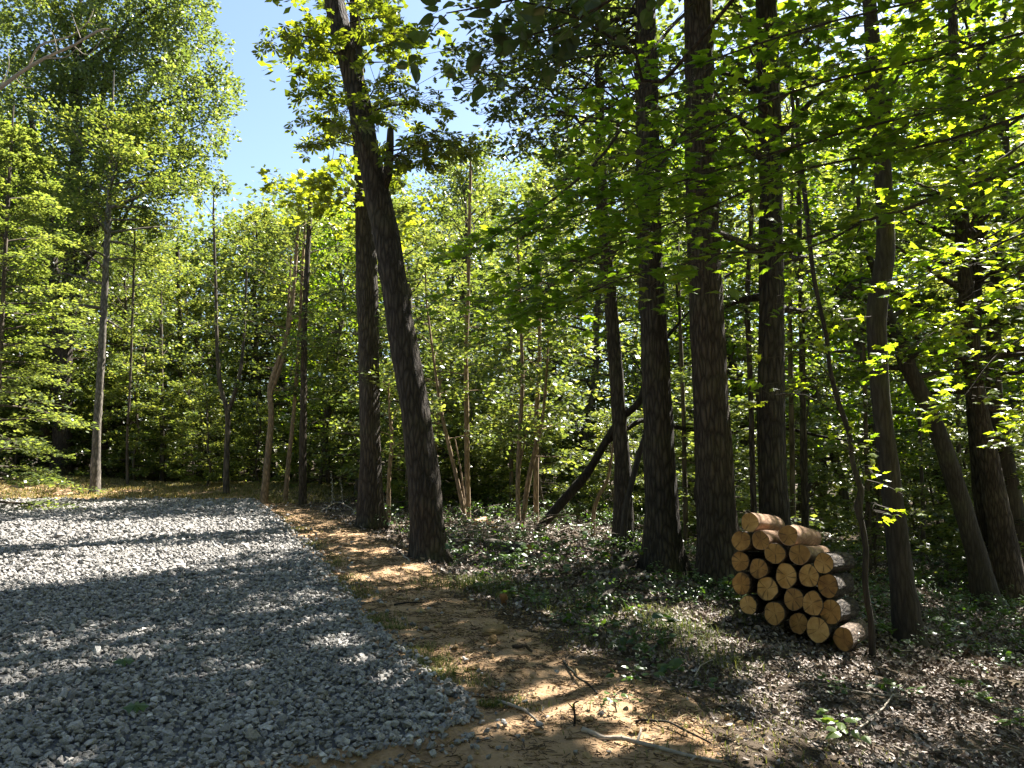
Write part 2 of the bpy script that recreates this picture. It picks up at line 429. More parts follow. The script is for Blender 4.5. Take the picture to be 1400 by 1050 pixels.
# openings in the canopy: where sun reaches the ground in the photograph (photo pixels u, v, half-width, half-height)
LIT = [(200, 681, 260, 9), (120, 702, 330, 17), (60, 733, 210, 9), (40, 762, 190, 12), (200, 752, 150, 5), (90, 785, 130, 6), (30, 800, 90, 6),
       (250, 700, 140, 8), (420, 745, 40, 6), (478, 908, 34, 9), (505, 932, 24, 9), (310, 948, 34, 7), (215, 905, 28, 5), (40, 975, 40, 9), (90, 1042, 24, 7),
       (560, 775, 30, 6), (470, 735, 80, 5), (520, 752, 40, 6), (360, 765, 40, 4), (420, 815, 24, 5), (130, 860, 40, 4),
       (755, 965, 60, 34), (700, 990, 45, 22), (825, 955, 60, 26), (880, 1010, 90, 26), (960, 1000, 60, 22), (640, 830, 22, 5), (790, 890, 25, 7),
       (1070, 945, 45, 26), (1010, 885, 60, 24), (960, 850, 70, 16), (890, 838, 65, 9), (1080, 1005, 80, 18), (1200, 1030, 80, 16), (1180, 925, 55, 11),
       (1290, 945, 48, 13), (1350, 985, 45, 14), (1250, 975, 50, 14), (1110, 895, 90, 16), (760, 830, 60, 8), (690, 745, 40, 10), (640, 720, 60, 10),
       (1320, 910, 60, 10), (1030, 1030, 80, 20), (1030, 705, 30, 14), (1085, 725, 28, 14)]
_lr = np.random.default_rng(14)
for _ in range(34):
    LIT.append((_lr.uniform(-10, 470), _lr.uniform(800, 900), _lr.uniform(8, 26), _lr.uniform(2, 4.5)))
for _ in range(16):
    LIT.append((_lr.uniform(0, 560), _lr.uniform(890, 1030), _lr.uniform(8, 20), _lr.uniform(3, 6)))
LIT = np.array(LIT, float)

def sun_keep(p, r):
    """False where a leaf would shade one of the sunlit patches."""
    q = p - SUN[None] * ((p[:, 2] - .05) / SUN[2])[:, None]
    q[:, 2] = terrain(q[:, 0], q[:, 1])
    u, v, dep = project(q)
    bad = np.zeros(len(p), bool)
    wx = 10 * fbm(q[:, 0], q[:, 1], .5, 3, 4); wy = .5 * wx * .3
    nz = .6 * fbm(q[:, 0], q[:, 1], 1.0, 5, 13)
    for a, b, c, d in LIT:
        e = ((u + wx - a) / c) ** 2 + ((v + wy - b) / d) ** 2 + nz
        bad |= (e < 1.0) & (dep > 1)
    return ~(bad & (r < .985) & (p[:, 2] > 1.0))

SKY_POLY = [(200, -400), (262, -400), (285, 0), (300, 60), (330, 100), (335, 140), (305, 200), (300, 245), (330, 262), (390, 230), (420, 150), (470, 190), (560, 200), (640, 195), (660, 205), (630, 120), (610, 60), (600, -10), (600, -400)]

# ------------------------------------------------------------------ foliage sprays
def sprays(acc, base, dirs, L, W, n, size, tm, g, droop=.18, tint=.5, tvar=.22, flat=.07, tilt=.55, mat=0, twig=1, twr=.006, keep=None, off=None):
    """S flattened sprays of n leaves each along a drooping twig."""
    S = len(base); L = np.broadcast_to(L, (S,)); W = np.broadcast_to(W, (S,))
    dirs = nrm(dirs)
    lat = nrm(np.cross(np.array([0, 0, 1.0])[None], dirs) + 1e-6)
    up = nrm(np.cross(dirs, lat))
    roll = g.normal(0, .3, S)
    lat2 = lat * np.cos(roll)[:, None] + up * np.sin(roll)[:, None]
    t = g.uniform(.08, 1, (S, n)) ** .8
    s = g.uniform(-1, 1, (S, n))
    prof = np.sin(np.clip(t, 0, 1) * 2.5 + .35)
    pos = (base[:, None] + dirs[:, None] * (L[:, None] * t)[..., None]
           + lat2[:, None] * (W[:, None] * s * prof)[..., None]
           + np.array([0, 0, 1.0]) * (-droop * L[:, None] * t * t - .25 * droop * W[:, None] * s * s + g.normal(0, flat, (S, n)))[..., None])
    d = dirs[:, None] + lat2[:, None] * (s * 1.2)[..., None] + g.normal(0, .35, (S, n, 3))
    nn = np.array([0, 0, 1.0]) + g.normal(0, tilt, (S, n, 3)) + up[:, None] * .3
    sz = size * g.uniform(.6, 1.2, (S, n))
    st = g.normal(0, tvar * .6, S)
    ti = np.clip(tint + st[:, None] + g.normal(0, tvar, (S, n)), 0, 1)
    pos, d, nn, sz, ti = pos.reshape(-1, 3), d.reshape(-1, 3), nn.reshape(-1, 3), sz.ravel(), ti.ravel()
    if keep is not None:
        k = keep(pos if off is None else pos + off)
        pos, d, nn, sz, ti = pos[k], d[k], nn[k], sz[k], ti[k]
    add_leaves(acc, tm, pos, d, nn, sz, ti, mat)
    if twig:
        tt = np.linspace(0, .92, 4)
        Pt = base[:, None] + dirs[:, None] * (L[:, None] * tt)[..., None] + np.array([0, 0, 1.0]) * (-droop * L[:, None] * tt * tt - .01)[..., None]
        R = twr * np.array([1, .75, .5, .25])[None] * (.6 + L[:, None] * .5)
        ok = np.ones(S, bool)
        if keep is not None:
            mid = Pt[:, 2] + (0 if off is None else off)
            ok = keep(mid)
        if ok.any(): batch_tubes(acc, Pt[ok], R[ok], 3, 1, .3)
        if twig > 1:
            k = 7
            q = g.uniform(.1, .9, (S, k)); sg = np.where(np.arange(k) % 2, 1., -1.)[None] * g.uniform(.5, .95, (S, k))
            a = base[:, None] + dirs[:, None] * (L[:, None] * q)[..., None] + np.array([0, 0, 1.0]) * (-droop * L[:, None] * q * q)[..., None]
            ln = W[:, None] * np.abs(sg) * np.sin(q * 2.5 + .35)
            e = a + lat2[:, None] * (ln * np.sign(sg))[..., None] + dirs[:, None] * (ln * .6)[..., None] + np.array([0, 0, -1.0]) * (.12 * ln)[..., None]
            Q = np.stack([a, (a + e) / 2 + g.normal(0, .015, a.shape), e], 2).reshape(-1, 3, 3)
            batch_tubes(acc, Q, np.tile(twr * np.array([.5, .35, .2]), (len(Q), 1)), 3, 1, .3)

def at_height(p, r, h):
    """point and radius on a trunk polyline at height h above its first point"""
    z = p[:, 2] - p[0, 2]
    return np.array([np.interp(h, z, p[:, 0]), np.interp(h, z, p[:, 1]), p[0, 2] + h]), np.interp(h, z, r)

def grow(acc_t, acc_c, p, r, g, h0, h1, nl, CR, tm, size, n, per=5, up=(.15, 1.0), prof=None, droop=.2, tint=.5, tvar=.2, sl=.42, sw=.5,
         flat=.07, tilt=.55, bias=None, keep=None, off=None, twig=1, limb_mat=0, limb_r=.42):
    """limbs on a trunk, each carrying leaf sprays"""
    B = []; D = []; LL = []
    for i in range(nl):
        f = (i + g.uniform(0, 1)) / nl
        h = h0 + (h1 - h0) * f
        c, rr = at_height(p, r, h)
        az = i * 2.39996 + g.uniform(-.5, .5)
        w = prof(f) if prof else math.sin(PI * (.18 + .72 * f)) ** .7
        ln = CR * w * g.uniform(.7, 1.15)
        el = up[0] + (up[1] - up[0]) * f ** 1.5 + g.uniform(-.15, .15)
        dv = np.array([math.cos(az) * math.cos(el), math.sin(az) * math.cos(el), math.sin(el)])
        if bias is not None: dv = nrm(dv + bias)
        k = 5
        tt = np.linspace(0, 1, k)
        sd = np.cross(dv, [0, 0, 1.0]) * g.uniform(-.25, .25)
        pts = c + dv * (ln * tt)[:, None] + sd * (ln * tt ** 2)[:, None] + np.array([0, 0, 1]) * (-.14 * ln * tt ** 2)[:, None] + g.normal(0, .03 * ln, (k, 3)) * tt[:, None]
        r0 = max(.008, min(rr * .6, limb_r * rr + .004 * ln))
        if keep is not None and (~keep(pts + off)).mean() > .15: continue
        trunk_tube(acc_t, pts, r0 * (1 - .88 * tt), 5, .5, .04, mat=limb_mat, seed=i)
        for j in range(per):
            q = (.3 + .7 * (j + g.uniform(0, 1)) / per) if per > 1 else 1
            x = q * (k - 1); i0 = min(int(x), k - 2); bp = pts[i0] + (pts[i0 + 1] - pts[i0]) * (x - i0)
            ang = g.uniform(.3, 1.2) * (1 if j % 2 else -1) * (1 - .6 * (q > .9))
            dh = np.array([dv[0] * math.cos(ang) - dv[1] * math.sin(ang), dv[0] * math.sin(ang) + dv[1] * math.cos(ang), dv[2] * .45 + g.uniform(-.12, .22)])
            B.append(bp); D.append(dh); LL.append(max(.35, sl * ln * g.uniform(.7, 1.3)))
    if not B: return
    B = np.array(B); D = np.array(D); LL = np.array(LL)
    sprays(acc_c, B, D, LL, LL * sw, n, size, tm, g, droop, tint, tvar, flat, tilt, 0, twig, .007, keep, off)

# ------------------------------------------------------------------ world, sun, camera
w = bpy.data.worlds.new('World'); scene.world = w; w.use_nodes = True
nt = w.node_tree
sky = nt.nodes.new('ShaderNodeTexSky'); sky.sky_type = 'NISHITA'; sky.sun_disc = False
sky.sun_elevation = SEL; sky.sun_rotation = SAZ; sky.air_density = 1.0; sky.dust_density = .9; sky.ozone_density = 1.6
nt.links.new(sky.outputs[0], nt.nodes['Background'].inputs[0]); nt.nodes['Background'].inputs[1].default_value = .05
sl_ = bpy.data.lights.new('sun', 'SUN'); sl_.energy = 5.0; sl_.angle = math.radians(.55); sl_.color = (1, .955, .88)
so = bpy.data.objects.new('sun', sl_); COL.objects.link(so)
so.rotation_euler = Vector(SUN).to_track_quat('Z', 'Y').to_euler()
cam = bpy.data.cameras.new('camera'); cam.sensor_width = 36; cam.lens = 36 * F / 1400; cam.clip_end = 2000; cam.clip_start = .05
co = bpy.data.objects.new('camera', cam); COL.objects.link(co); co.location = CAM; co.rotation_euler = (PI / 2 + PITCH, 0, 0)
scene.camera = co
scene.view_settings.view_transform = 'Standard'; scene.view_settings.look = 'None'
scene.view_settings.exposure = 2.5; scene.view_settings.gamma = 1
cy = scene.cycles
cy.max_bounces = 12; cy.diffuse_bounces = 7; cy.glossy_bounces = 2; cy.transmission_bounces = 8; cy.transparent_max_bounces = 8
cy.sample_clamp_indirect = 6; cy.use_denoising = True

# ------------------------------------------------------------------ ground: one sheet cut by zone along shared edges
def axis_coords(a, b, d, far, grow_):
    c = list(np.arange(a, b + d / 2, d)); s = d
    x = b
    while x < far: s *= grow_; x += s; c.append(x)
    x = a; s = d
    while x > -far: s *= grow_; x -= s; c.insert(0, x)
    return np.array(c)
gx = axis_coords(-13, 8, .085, 420, 1.09); gy = axis_coords(2.2, 27, .085, 420, 1.09)
XX, YY = np.meshgrid(gx, gy)
ZZ = terrain(XX, YY)
nx, ny = len(gx), len(gy)
GV = np.stack([XX, YY, ZZ], -1).reshape(-1, 3)
ii = (np.arange(ny - 1)[:, None] * nx + np.arange(nx - 1)[None]).ravel()
GF = np.stack([ii, ii + 1, ii + nx + 1, ii + nx], -1)
fc = GV[GF].mean(1)
zg = np.minimum(gravel_mask(fc[:, 0] + .2, fc[:, 1]), gravel_mask(fc[:, 0], fc[:, 1] - .2)) > .5
zd = (dirt_mask(fc[:, 0], fc[:, 1]) > .5) & ~zg
for nm, zone, mt in (('gravel_bed_ground', zg, 'bed'), ('dirt_ground', zd, 'dirt'), ('forest_ground', ~(zg | zd), 'floor')):
    fs = GF[zone]; used, inv = np.unique(fs, return_inverse=True)
    a = Acc(); a.add(GV[used], inv.reshape(-1, 4)); o = obj(nm, a.mesh(nm, [M[mt]], True)); o['kind'] = 'structure'

# ------------------------------------------------------------------ gravel (countless): crushed stones
def hull(g, npt=13):
    bm = bmesh.new()
    q = nrm(g.normal(0, 1, (npt, 3))) * g.uniform(.75, 1.05, (npt, 1)) * np.array([1, g.uniform(.65, .95), g.uniform(.5, .8)])
    for a in q: bm.verts.new(a)
    r = bmesh.ops.convex_hull(bm, input=bm.verts)
    bmesh.ops.delete(bm, geom=[e for e in r['geom_interior'] if isinstance(e, bmesh.types.BMVert)], context='VERTS')
    bm.verts.index_update(); bm.faces.ensure_lookup_table()
    v = np.array([x.co[:] for x in bm.verts]); f = np.array([[x.index for x in fa.verts] for fa in bm.faces])
    bm.free(); return v, f

def rand_rot(g, n):
    q = nrm(g.normal(0, 1, (n, 4))); a, b, c, d = q.T
    return np.stack([1 - 2 * (c * c + d * d), 2 * (b * c - a * d), 2 * (b * d + a * c), 2 * (b * c + a * d), 1 - 2 * (b * b + d * d), 2 * (c * d - a * b),
                     2 * (b * d - a * c), 2 * (c * d + a * b), 1 - 2 * (b * b + c * c)], -1).reshape(n, 3, 3)

def scatter_stones(acc, x, y, z, s, tint, g):
    nv = 12
    hs = [hull(g) for _ in range(nv)]
    pick = g.integers(0, nv, len(x)); R = rand_rot(g, len(x))
    fl = np.array([[1, 1, .8]])
    for k in range(nv):
        m = pick == k; v, f = hs[k]
        V = np.einsum('nij,vj->nvi', R[m], v) * s[m][:, None, None] * fl[None] + np.stack([x[m], y[m], z[m]], -1)[:, None]
        acc.add(V.reshape(-1, 3), (f[None] + (np.arange(m.sum()) * len(v))[:, None, None]).reshape(-1, f.shape[1]), 0, np.repeat(tint[m], len(v)))

g = np.random.default_rng(3)
xs = []; ys = []; ss = []
for (y0, y1, dens, s0) in ((2.6, 7, 1050, .025), (7, 10, 800, .027), (10, 14, 460, .034), (14, 19, 260, .044), (19, 24.8, 150, .056)):
    x0 = -.80 * y1 - 1.2; x1 = 1.1
    n = int(dens * (x1 - x0) * (y1 - y0))
    x = g.uniform(x0, x1, n); y = g.uniform(y0, y1, n)
    gm = gravel_mask(x, y)
    k = (gm > .5) | ((g.uniform(0, 1, n) < .16) & (gravel_mask(x - .13, y + .05) > .5)) | ((g.uniform(0, 1, n) < .025) & (gravel_mask(x - .5, y + .1) > .5) | ((g.uniform(0, 1, n) < .07) & (gravel_mask(x - .22, y + .22) > .5)) | ((g.uniform(0, 1, n) < .004) & (gravel_mask(x - 1.1, y + .2) > .5)))
    xs.append(x[k]); ys.append(y[k]); ss.append(s0 * np.exp(g.normal(0, .24, k.sum())))
x = np.concatenate(xs); y = np.concatenate(ys); s = np.concatenate(ss)
z = terrain(x, y) + s * .25 + g.uniform(-.3, .9, len(x)) * s * .7 + .012 * fbm(x, y, .6, 2, 6) * (gravel_mask(x, y) > .9)
tint = np.clip(g.normal(.45, .14, len(x)) + (g.uniform(0, 1, len(x)) < .06) * .3, 0, 1)
a = Acc(); scatter_stones(a, x, y, z, s, tint, g)
o = obj('gravel', a.mesh('gravel', [M['stone']])); o['kind'] = 'stuff'; o['label'] = 'coarse crushed grey gravel covering the parking pad'
print('stones', len(x))

# ------------------------------------------------------------------ leaf litter, straw, grass, undergrowth (countless)
def litter_field(acc, x, y, g, size=(.03, .088), lift=.015, tint=(.45, .24)):
    n = len(x)
    eps = .05
    z = terrain(x, y)
    nx_ = -(terrain(x + eps, y) - z) / eps; ny_ = -(terrain(x, y + eps) - z) / eps
    nn = np.stack([nx_, ny_, np.ones(n)], -1) + g.normal(0, .45, (n, 3))
    pos = np.stack([x, y, z + g.uniform(.003, lift * 2, n)], -1)
    # curled dead leaves: oval with lifted edges
    tv = np.array([(0, 0, .05), (.3, .27, .16), (.72, .24, .10), (1, 0, .16), (.7, -.24, .16), (.3, -.27, .06), (.5, 0, -.03)])
    tf = np.array([(6, 0, 5), (6, 1, 0), (6, 2, 1), (6, 3, 2), (6, 4, 3), (6, 5, 4)])
    add_leaves(acc, (tv, tf), pos, g.normal(0, 1, (n, 3)), nn, g.uniform(*size, n) * (.62 + .55 * sstep(5, 12, y)), np.clip(g.normal(tint[0], tint[1], n), 0, 1))

g = np.random.default_rng(21)
n = 300000
y = 2.3 + 24 * g.uniform(0, 1, n) ** 1.7
x = g.uniform(-.35, .85, n) * (y + 2) + .8
k = (dirt_mask(x, y) < g.uniform(.0, .75, n)) & (gravel_mask(x - .2, y) < .3) & (x > xd(y) - .7)
k &= (fbm(x, y, 1.0, 3, 8) > -.35 + 1.0 * sstep(1.5, -.2, x - xd(y))) | (g.uniform(0, 1, n) < .16)
a = Acc(); litter_field(a, x[k], y[k], g)
print('litter', k.sum())
o = obj('leaf_litter', a.mesh('leaf_litter', [M['litter']])); o['kind'] = 'stuff'; o['label'] = 'dry brown fallen leaves covering the woodland floor'

# straw and bark crumbs on the bare dirt
n = 42000
y = 2.6 + 24 * g.uniform(0, 1, n) ** 1.9
x = xg(np.maximum(y, 4.9)) + (xd(y) + .4 - xg(np.maximum(y, 4.9))) * g.uniform(-.05, 1, n)
x = np.where(y < 4.9, g.uniform(-2.4, 1.9, n), x)
k = (gravel_mask(x - .05, y) < .4) & (fbm(x, y, .8, 3, 9) > -.25)
x, y = x[k], y[k]; n = len(x)
az = g.uniform(0, 6.28, n); ln = g.uniform(.015, .07, n) * np.exp(g.normal(0, .4, n))
p0 = np.stack([x, y, terrain(x, y) + g.uniform(.003, .012, n)], -1)
dd = np.stack([np.cos(az) * ln, np.sin(az) * ln, g.normal(0, .12, n) * ln], -1)
Pt = np.stack([p0, p0 + dd * .5 + g.normal(0, .004, (n, 3)), p0 + dd], 1); Pt[:, :, 2] = np.maximum(Pt[:, :, 2], terrain(Pt[:, :, 0], Pt[:, :, 1]) + .002)
a = Acc(); batch_tubes(a, Pt, np.tile([.0022, .0025, .0012], (n, 1)) * g.uniform(.6, 1.8, (n, 1)), 3, 0, np.repeat(np.clip(g.normal(.22, .28, n), 0, 1), 9))
nc = 9000; xc = x[:nc] + g.normal(0, .1, nc); yc = y[:nc] + g.normal(0, .1, nc)
kk = gravel_mask(xc - .1, yc) < .3
o = obj('straw_debris', a.mesh('straw_debris', [M['straw']])); o['kind'] = 'stuff'; o['label'] = 'bits of dry straw and twig strewn over the bare dirt'
a = Acc(); xc, yc = xc[kk], yc[kk]; sc_ = .0075 * np.exp(g.normal(0, .65, len(xc)))
scatter_stones(a, xc, yc, terrain(xc, yc) + sc_ * .3, sc_, np.clip(g.normal(.4, .25, len(xc)), 0, 1), g)
o = obj('clay_crumbs', a.mesh('clay_crumbs', [M['clay']])); o['kind'] = 'stuff'; o['label'] = 'small clay crumbs lying on the tan dirt'

def grass_blades(acc, x, y, g, h=(.05, .16), tint=(.5, .2), w=.004):
    n = len(x); b = np.stack([x, y, terrain(x, y)], -1)
    az = g.uniform(0, 6.28, n); hh = g.uniform(*h, n); lean = g.uniform(.3, 1.3, n)
    d = np.stack([np.cos(az), np.sin(az), np.zeros(n)], -1); c = np.stack([-np.sin(az), np.cos(az), np.zeros(n)], -1) * w * (1 + hh[:, None] * 3)
    p1 = b + d * (hh * lean * .3)[:, None] + np.array([0, 0, 1]) * (hh * .6)[:, None]
    p2 = b + d * (hh * lean * .9)[:, None] + np.array([0, 0, 1]) * (hh * (1 - .35 * lean))[:, None]
    v = np.stack([b - c, b + c, p1 - c * .8, p1 + c * .8, p2], 1)
    f3 = np.array([(0, 1, 3), (0, 3, 2), (2, 3, 4)])
    acc.add(v.reshape(-1, 3), (f3[None] + (np.arange(n) * 5)[:, None, None]).reshape(-1, 3), 0, np.repeat(np.clip(g.normal(tint[0], tint[1], n), 0, 1), 5))

a = Acc()
n = 90000; x = g.uniform(-26, -3, n); y = g.uniform(23.6, 30, n)
k = (gravel_mask(x, y - .4) < .5) & (fbm(x, y, 2.2, 3, 5) > -.5) & (x < -5.5 - (y - 24) * -.3)
grass_blades(a, x[k], y[k], g, (.03, .13), (.75, .25), .008)
# rough edge of the pad and the bank
n = 15000; y = 5.2 + 15 * g.uniform(0, 1, n) ** 1.3; x = xg(y) + np.abs(g.normal(0, .22, n)) - .05
k = fbm(x, y, 2.1, 4, 12) > .1
grass_blades(a, x[k], y[k], g, (.015, .065), (.4, .25), .003)
for (u, v, n, rr, hgt, ti) in ((920, 862, 350, .28, .12, .2), (950, 880, 250, .3, .12, .25), (900, 835, 180, .25, .1, .3), (665, 803, 900, .3, .13, .3), (1010, 845, 300, .2, .12, .3),
                      (985, 905, 250, .2, .12, .35), (1035, 960, 220, .35, .06, .5), (870, 860, 180, .35, .1, .3), (780, 820, 500, .45, .1, .35), (1100, 1020, 220, .5, .05, .55), (800, 880, 250, .3, .06, .5),
                      (1000, 1040, 200, .4, .05, .6), (600, 800, 300, .3, .08, .3), (930, 850, 200, .4, .12, .2), (960, 1000, 120, .3, .05, .5), (1180, 1035, 250, .4, .06, .45), (840, 840, 400, .4, .1, .4)):
    c = ground_hit(u, v)
    grass_blades(a, c[0] + g.normal(0, rr, n), c[1] + g.normal(0, rr, n), g, (hgt * .4, hgt * 1.2), (ti, .15), .0028)
o = obj('grass', a.mesh('grass', [M['grass']])); o['kind'] = 'stuff'; o['label'] = 'thin dry and green grass along the edges of pad and dirt'

# low green plants on the woodland floor
a = Acc()
n = 5600
y = 5 + 24 * g.uniform(0, 1, n) ** 1.1; x = g.uniform(-.22, .85, n) * y + .3
dens = fbm(x, y, 2.6, 3, 10)
k = (x > xd(y) + .55) & (dens > -.12 - .3 * (y > 10)) & ~((x > 1.4) & (x < 6.5) & (y < 9.3))
x, y = x[k], y[k]; n = len(x)
b = np.stack([x, y, terrain(x, y) + g.uniform(.03, .30, n) * np.where(y > 12, 1.4, .8)], -1)
az = g.uniform(0, 6.28, n)
ud = np.stack([np.cos(az), np.sin(az), g.uniform(-.1, .5, n)], -1)
for sel, ls, cnt, ln_ in ((np.arange(n) % 5 < 3, .042, 16, (.08, .26)), (np.arange(n) % 5 == 3, .085, 7, (.12, .3)), (np.arange(n) % 10 == 9, .12, 5, (.15, .35))):
    sprays(a, b[sel], ud[sel], g.uniform(*ln_, sel.sum()), .11, cnt, ls, OVAL, g, .35, .3, .2, .03, .5, 0, 1, .004)
o = obj('undergrowth', a.mesh('undergrowth', [M['herb'], M['twig']])); o['kind'] = 'stuff'; o['label'] = 'low green herbs covering the shaded woodland floor'

# ------------------------------------------------------------------ trees measured from the photograph
def keeper(g):
    return lambda p: sun_keep(p, g.uniform(0, 1, len(p)))

class Tree:
    """one tree: an Empty at the foot, with trunk and crown as its parts"""
    def __init__(self, name, label, cat, pts, bark, Y=None, top=0, leaf='maple', seed=0, seg=14, rough=.05, flare=.5, group=None, lean_top=(0, 0)):
        self.g = np.random.default_rng(1000 + seed); self.name = name
        self.bark, self.leaf = bark, leaf
        u0, v0, w0 = pts[0]
        if Y is None: base = ground_hit(u0, v0); Y = base[1]
        else:
            base = P(u0, v0, Y)
        base = base.copy(); base[2] = float(terrain(base[0], base[1]))
        self.Y, self.base = Y, base
        W = [base - np.array([0, 0, .18])] + [base] + [P(u, v, Y) for u, v, w in pts[1:]]
        R = [w0 / 2 * Y / F] * 2 + [w / 2 * Y / F for u, v, w in pts[1:]]
        if top:
            d = nrm(W[-1] - W[-2]); d = nrm(d + np.array([lean_top[0], lean_top[1], .8]))
            r = R[-1]
            W += [W[-1] + d * top * .5, W[-1] + d * top * .5 + nrm(d + np.array([0, 0, .6])) * top * .5]; R += [r * .6, .02]
        self.pts = np.array(W) - base; self.r = np.array(R)
        self.t, self.c = Acc(), Acc()
        trunk_tube(self.t, self.pts, self.r, seg, .12, rough, flare, 0, seed)
        self.curve, self.cr = spline(self.pts, self.r, .25)
        self.e = thing(name, label, cat, base, group)
    def grow(self, h0, h1, nl, CR, tm=QUAD, size=.15, n=60, **kw):
        kw.setdefault('keep', keeper(self.g)); kw.setdefault('off', self.base)
        grow(self.t, self.c, self.curve, self.cr, self.g, h0, h1, nl, CR, tm, size, n, **kw)
        return self
    def limb(self, pts, r0, r1=.006, seg=6, world=False, step=.15):
        p = (np.array([P(u, v, y) for u, v, y in pts]) if not world else np.array(pts)) - self.base
        trunk_tube(self.t, p, np.linspace(r0, r1, len(p)), seg, step, .08, mat=0, seed=int(self.g.integers(1000)))
        return p
    def dress(self, p, every=.25, L=(.5, 1.0), n=16, tm=MAPLE, size=.11, droop=.2, tint=.5, start=.1, flat=.04, tilt=.45, sw=.5, twig=2, fan=(.4, 1.2), rise=.05):
        g = self.g
        q, _ = spline(p, np.ones(len(p)), every); K = len(q); i = np.arange(int(K * start), K)
        d = nrm(np.gradient(q, axis=0))[i]
        sg = np.where(np.arange(len(i)) % 2, 1, -1) * g.uniform(*fan, len(i))
        c, s = np.cos(sg), np.sin(sg)
        D = np.stack([d[:, 0] * c - d[:, 1] * s, d[:, 0] * s + d[:, 1] * c, d[:, 2] * .5 + g.normal(rise, .12, len(i))], -1)
        LL = g.uniform(*L, len(i))
        sprays(self.c, q[i], D, LL, LL * sw, n, size, tm, g, droop, tint, .18, flat, tilt, 0, twig, .006, keeper(g), self.base)
        return self
    def cluster(self, u, v, Y, k=5, L=.5, n=7, tm=PALM, size=.22, att=None, r=.02, tint=.5, droop=.25, spread=.25, tilt=.6):
        """a leafy bough: limb from the trunk to a point, tufted with short sprays"""
        g = self.g; e = P(u, v, Y) - self.base
        z = e[2] - .15 * np.hypot(*(e[:2] - at_height(self.curve, self.cr, e[2])[0][:2])) if att is None else att - self.base[2]
        a, _ = at_height(self.curve, self.cr, z)
        mid = (a + e) / 2 + np.array([0, 0, .06]) + g.normal(0, .06, 3)
        trunk_tube(self.t, np.array([a, mid, e]), np.array([r, r * .6, .005]), 5, .2, .06, seed=int(g.integers(99)))
        b = e + g.normal(0, spread, (k, 3)) * np.array([1, 1, .6]); az = g.uniform(0, 6.28, k)
        Q = np.stack([np.repeat(mid[None] * .5 + e[None] * .5, k, 0), b], 1)
        batch_tubes(self.c, Q, np.tile([.006, .004], (k, 1)), 3, 1, .3)
        D = np.stack([np.cos(az), np.sin(az), g.uniform(-.3, .5, k)], -1)
        sprays(self.c, b, D, L * g.uniform(.6, 1.2, k), L * .35, n, size, tm, g, droop, tint, .2, .05, tilt, 0, 1, .006, None, None)
        return self
    def done(self):
        obj('trunk', self.t.mesh('trunk', [M[self.bark]], True), self.e)
        if self.c.v: obj('crown', self.c.mesh('crown', [M[self.leaf], M['twig']]), self.e)
        return self.e

HI = dict(limb_r=.16, tm=QUAD, size=.25, per=6, sl=.4, sw=.55, flat=.18, tilt=.7, twig=0)

# leaning oak-barked hickory and the straight trunk behind it
T = Tree('hickory_tree', 'tall leaning hickory with a short forked stub, growing where dirt meets the woods', 'tree',
         [(588, 764, 48), (577, 640, 42), (562, 530, 39), (545, 430, 37), (529, 330, 36), (513, 255, 35), (500, 190, 32), (488, 130, 32), (471, 60, 30), (452, -30, 27)], 'bark', top=7, leaf='hick', seed=1, seg=20)
T.limb([(520, 262, T.Y), (530, 240, T.Y - .1), (533, 200, T.Y - .15), (534, 176, T.Y - .15)], .085, .05, 8)
for (u, v, dy) in ((386, 46, -.5), (402, 70, .4), (430, 36, .2), (398, 105, .2), (425, 125, -.4), (414, 190, .3), (440, 170, -.3), (466, 186, .5), (428, 200, .6), (560, 128, -.2), (590, 146, .5), (556, 160, .8),
                   (620, 190, .3), (600, 176, -.6), (575, 205, .2), (596, 222, .5), (540, 210, -.8), (520, 60, -.6), (545, 24, .3), (520, 100, -.6), (498, 30, -.7), (505, 150, -.7), (530, 140, .4), (480, 172, -.8),
                   (450, 30, .5), (440, 95, .6), (545, 85, .5), (560, 45, .2), (575, 190, -.5), (632, 210, .8), (555, 235, .4), (510, 10, .5), (470, 150, .4), (405, 40, .3), (448, 60, -.3)):
    T.cluster(u + (14 if u < 460 else 0), v, T.Y + dy, k=7, n=6, size=.16, L=.3, tint=.6, spread=.22)
T.grow(11, 17, 30, 2.9, n=24, tint=.4, **HI)
T.done()

T = Tree('hickory_tree', 'straight dark trunk standing just behind the leaning hickory', 'tree',
         [(507, 721, 36), (506, 620, 29), (504, 500, 28), (502, 400, 29), (499, 300, 27), (496, 230, 25), (490, 150, 22)], 'bark', top=6, leaf='hick', seed=2, seg=18)
for (u, v, dy) in ((430, 250, -.6), (455, 238, -.5), (470, 262, -.8), (445, 275, -.3), (412, 262, 0), (462, 300, .4), (560, 290, .5)):
    T.cluster(u, v, T.Y + dy, k=6, n=12, tm=MAPLE, size=.20, L=.7, tint=.8, spread=.3)
T.grow(11, 16, 18, 2.2, n=24, tint=.4, **HI)
T.done()

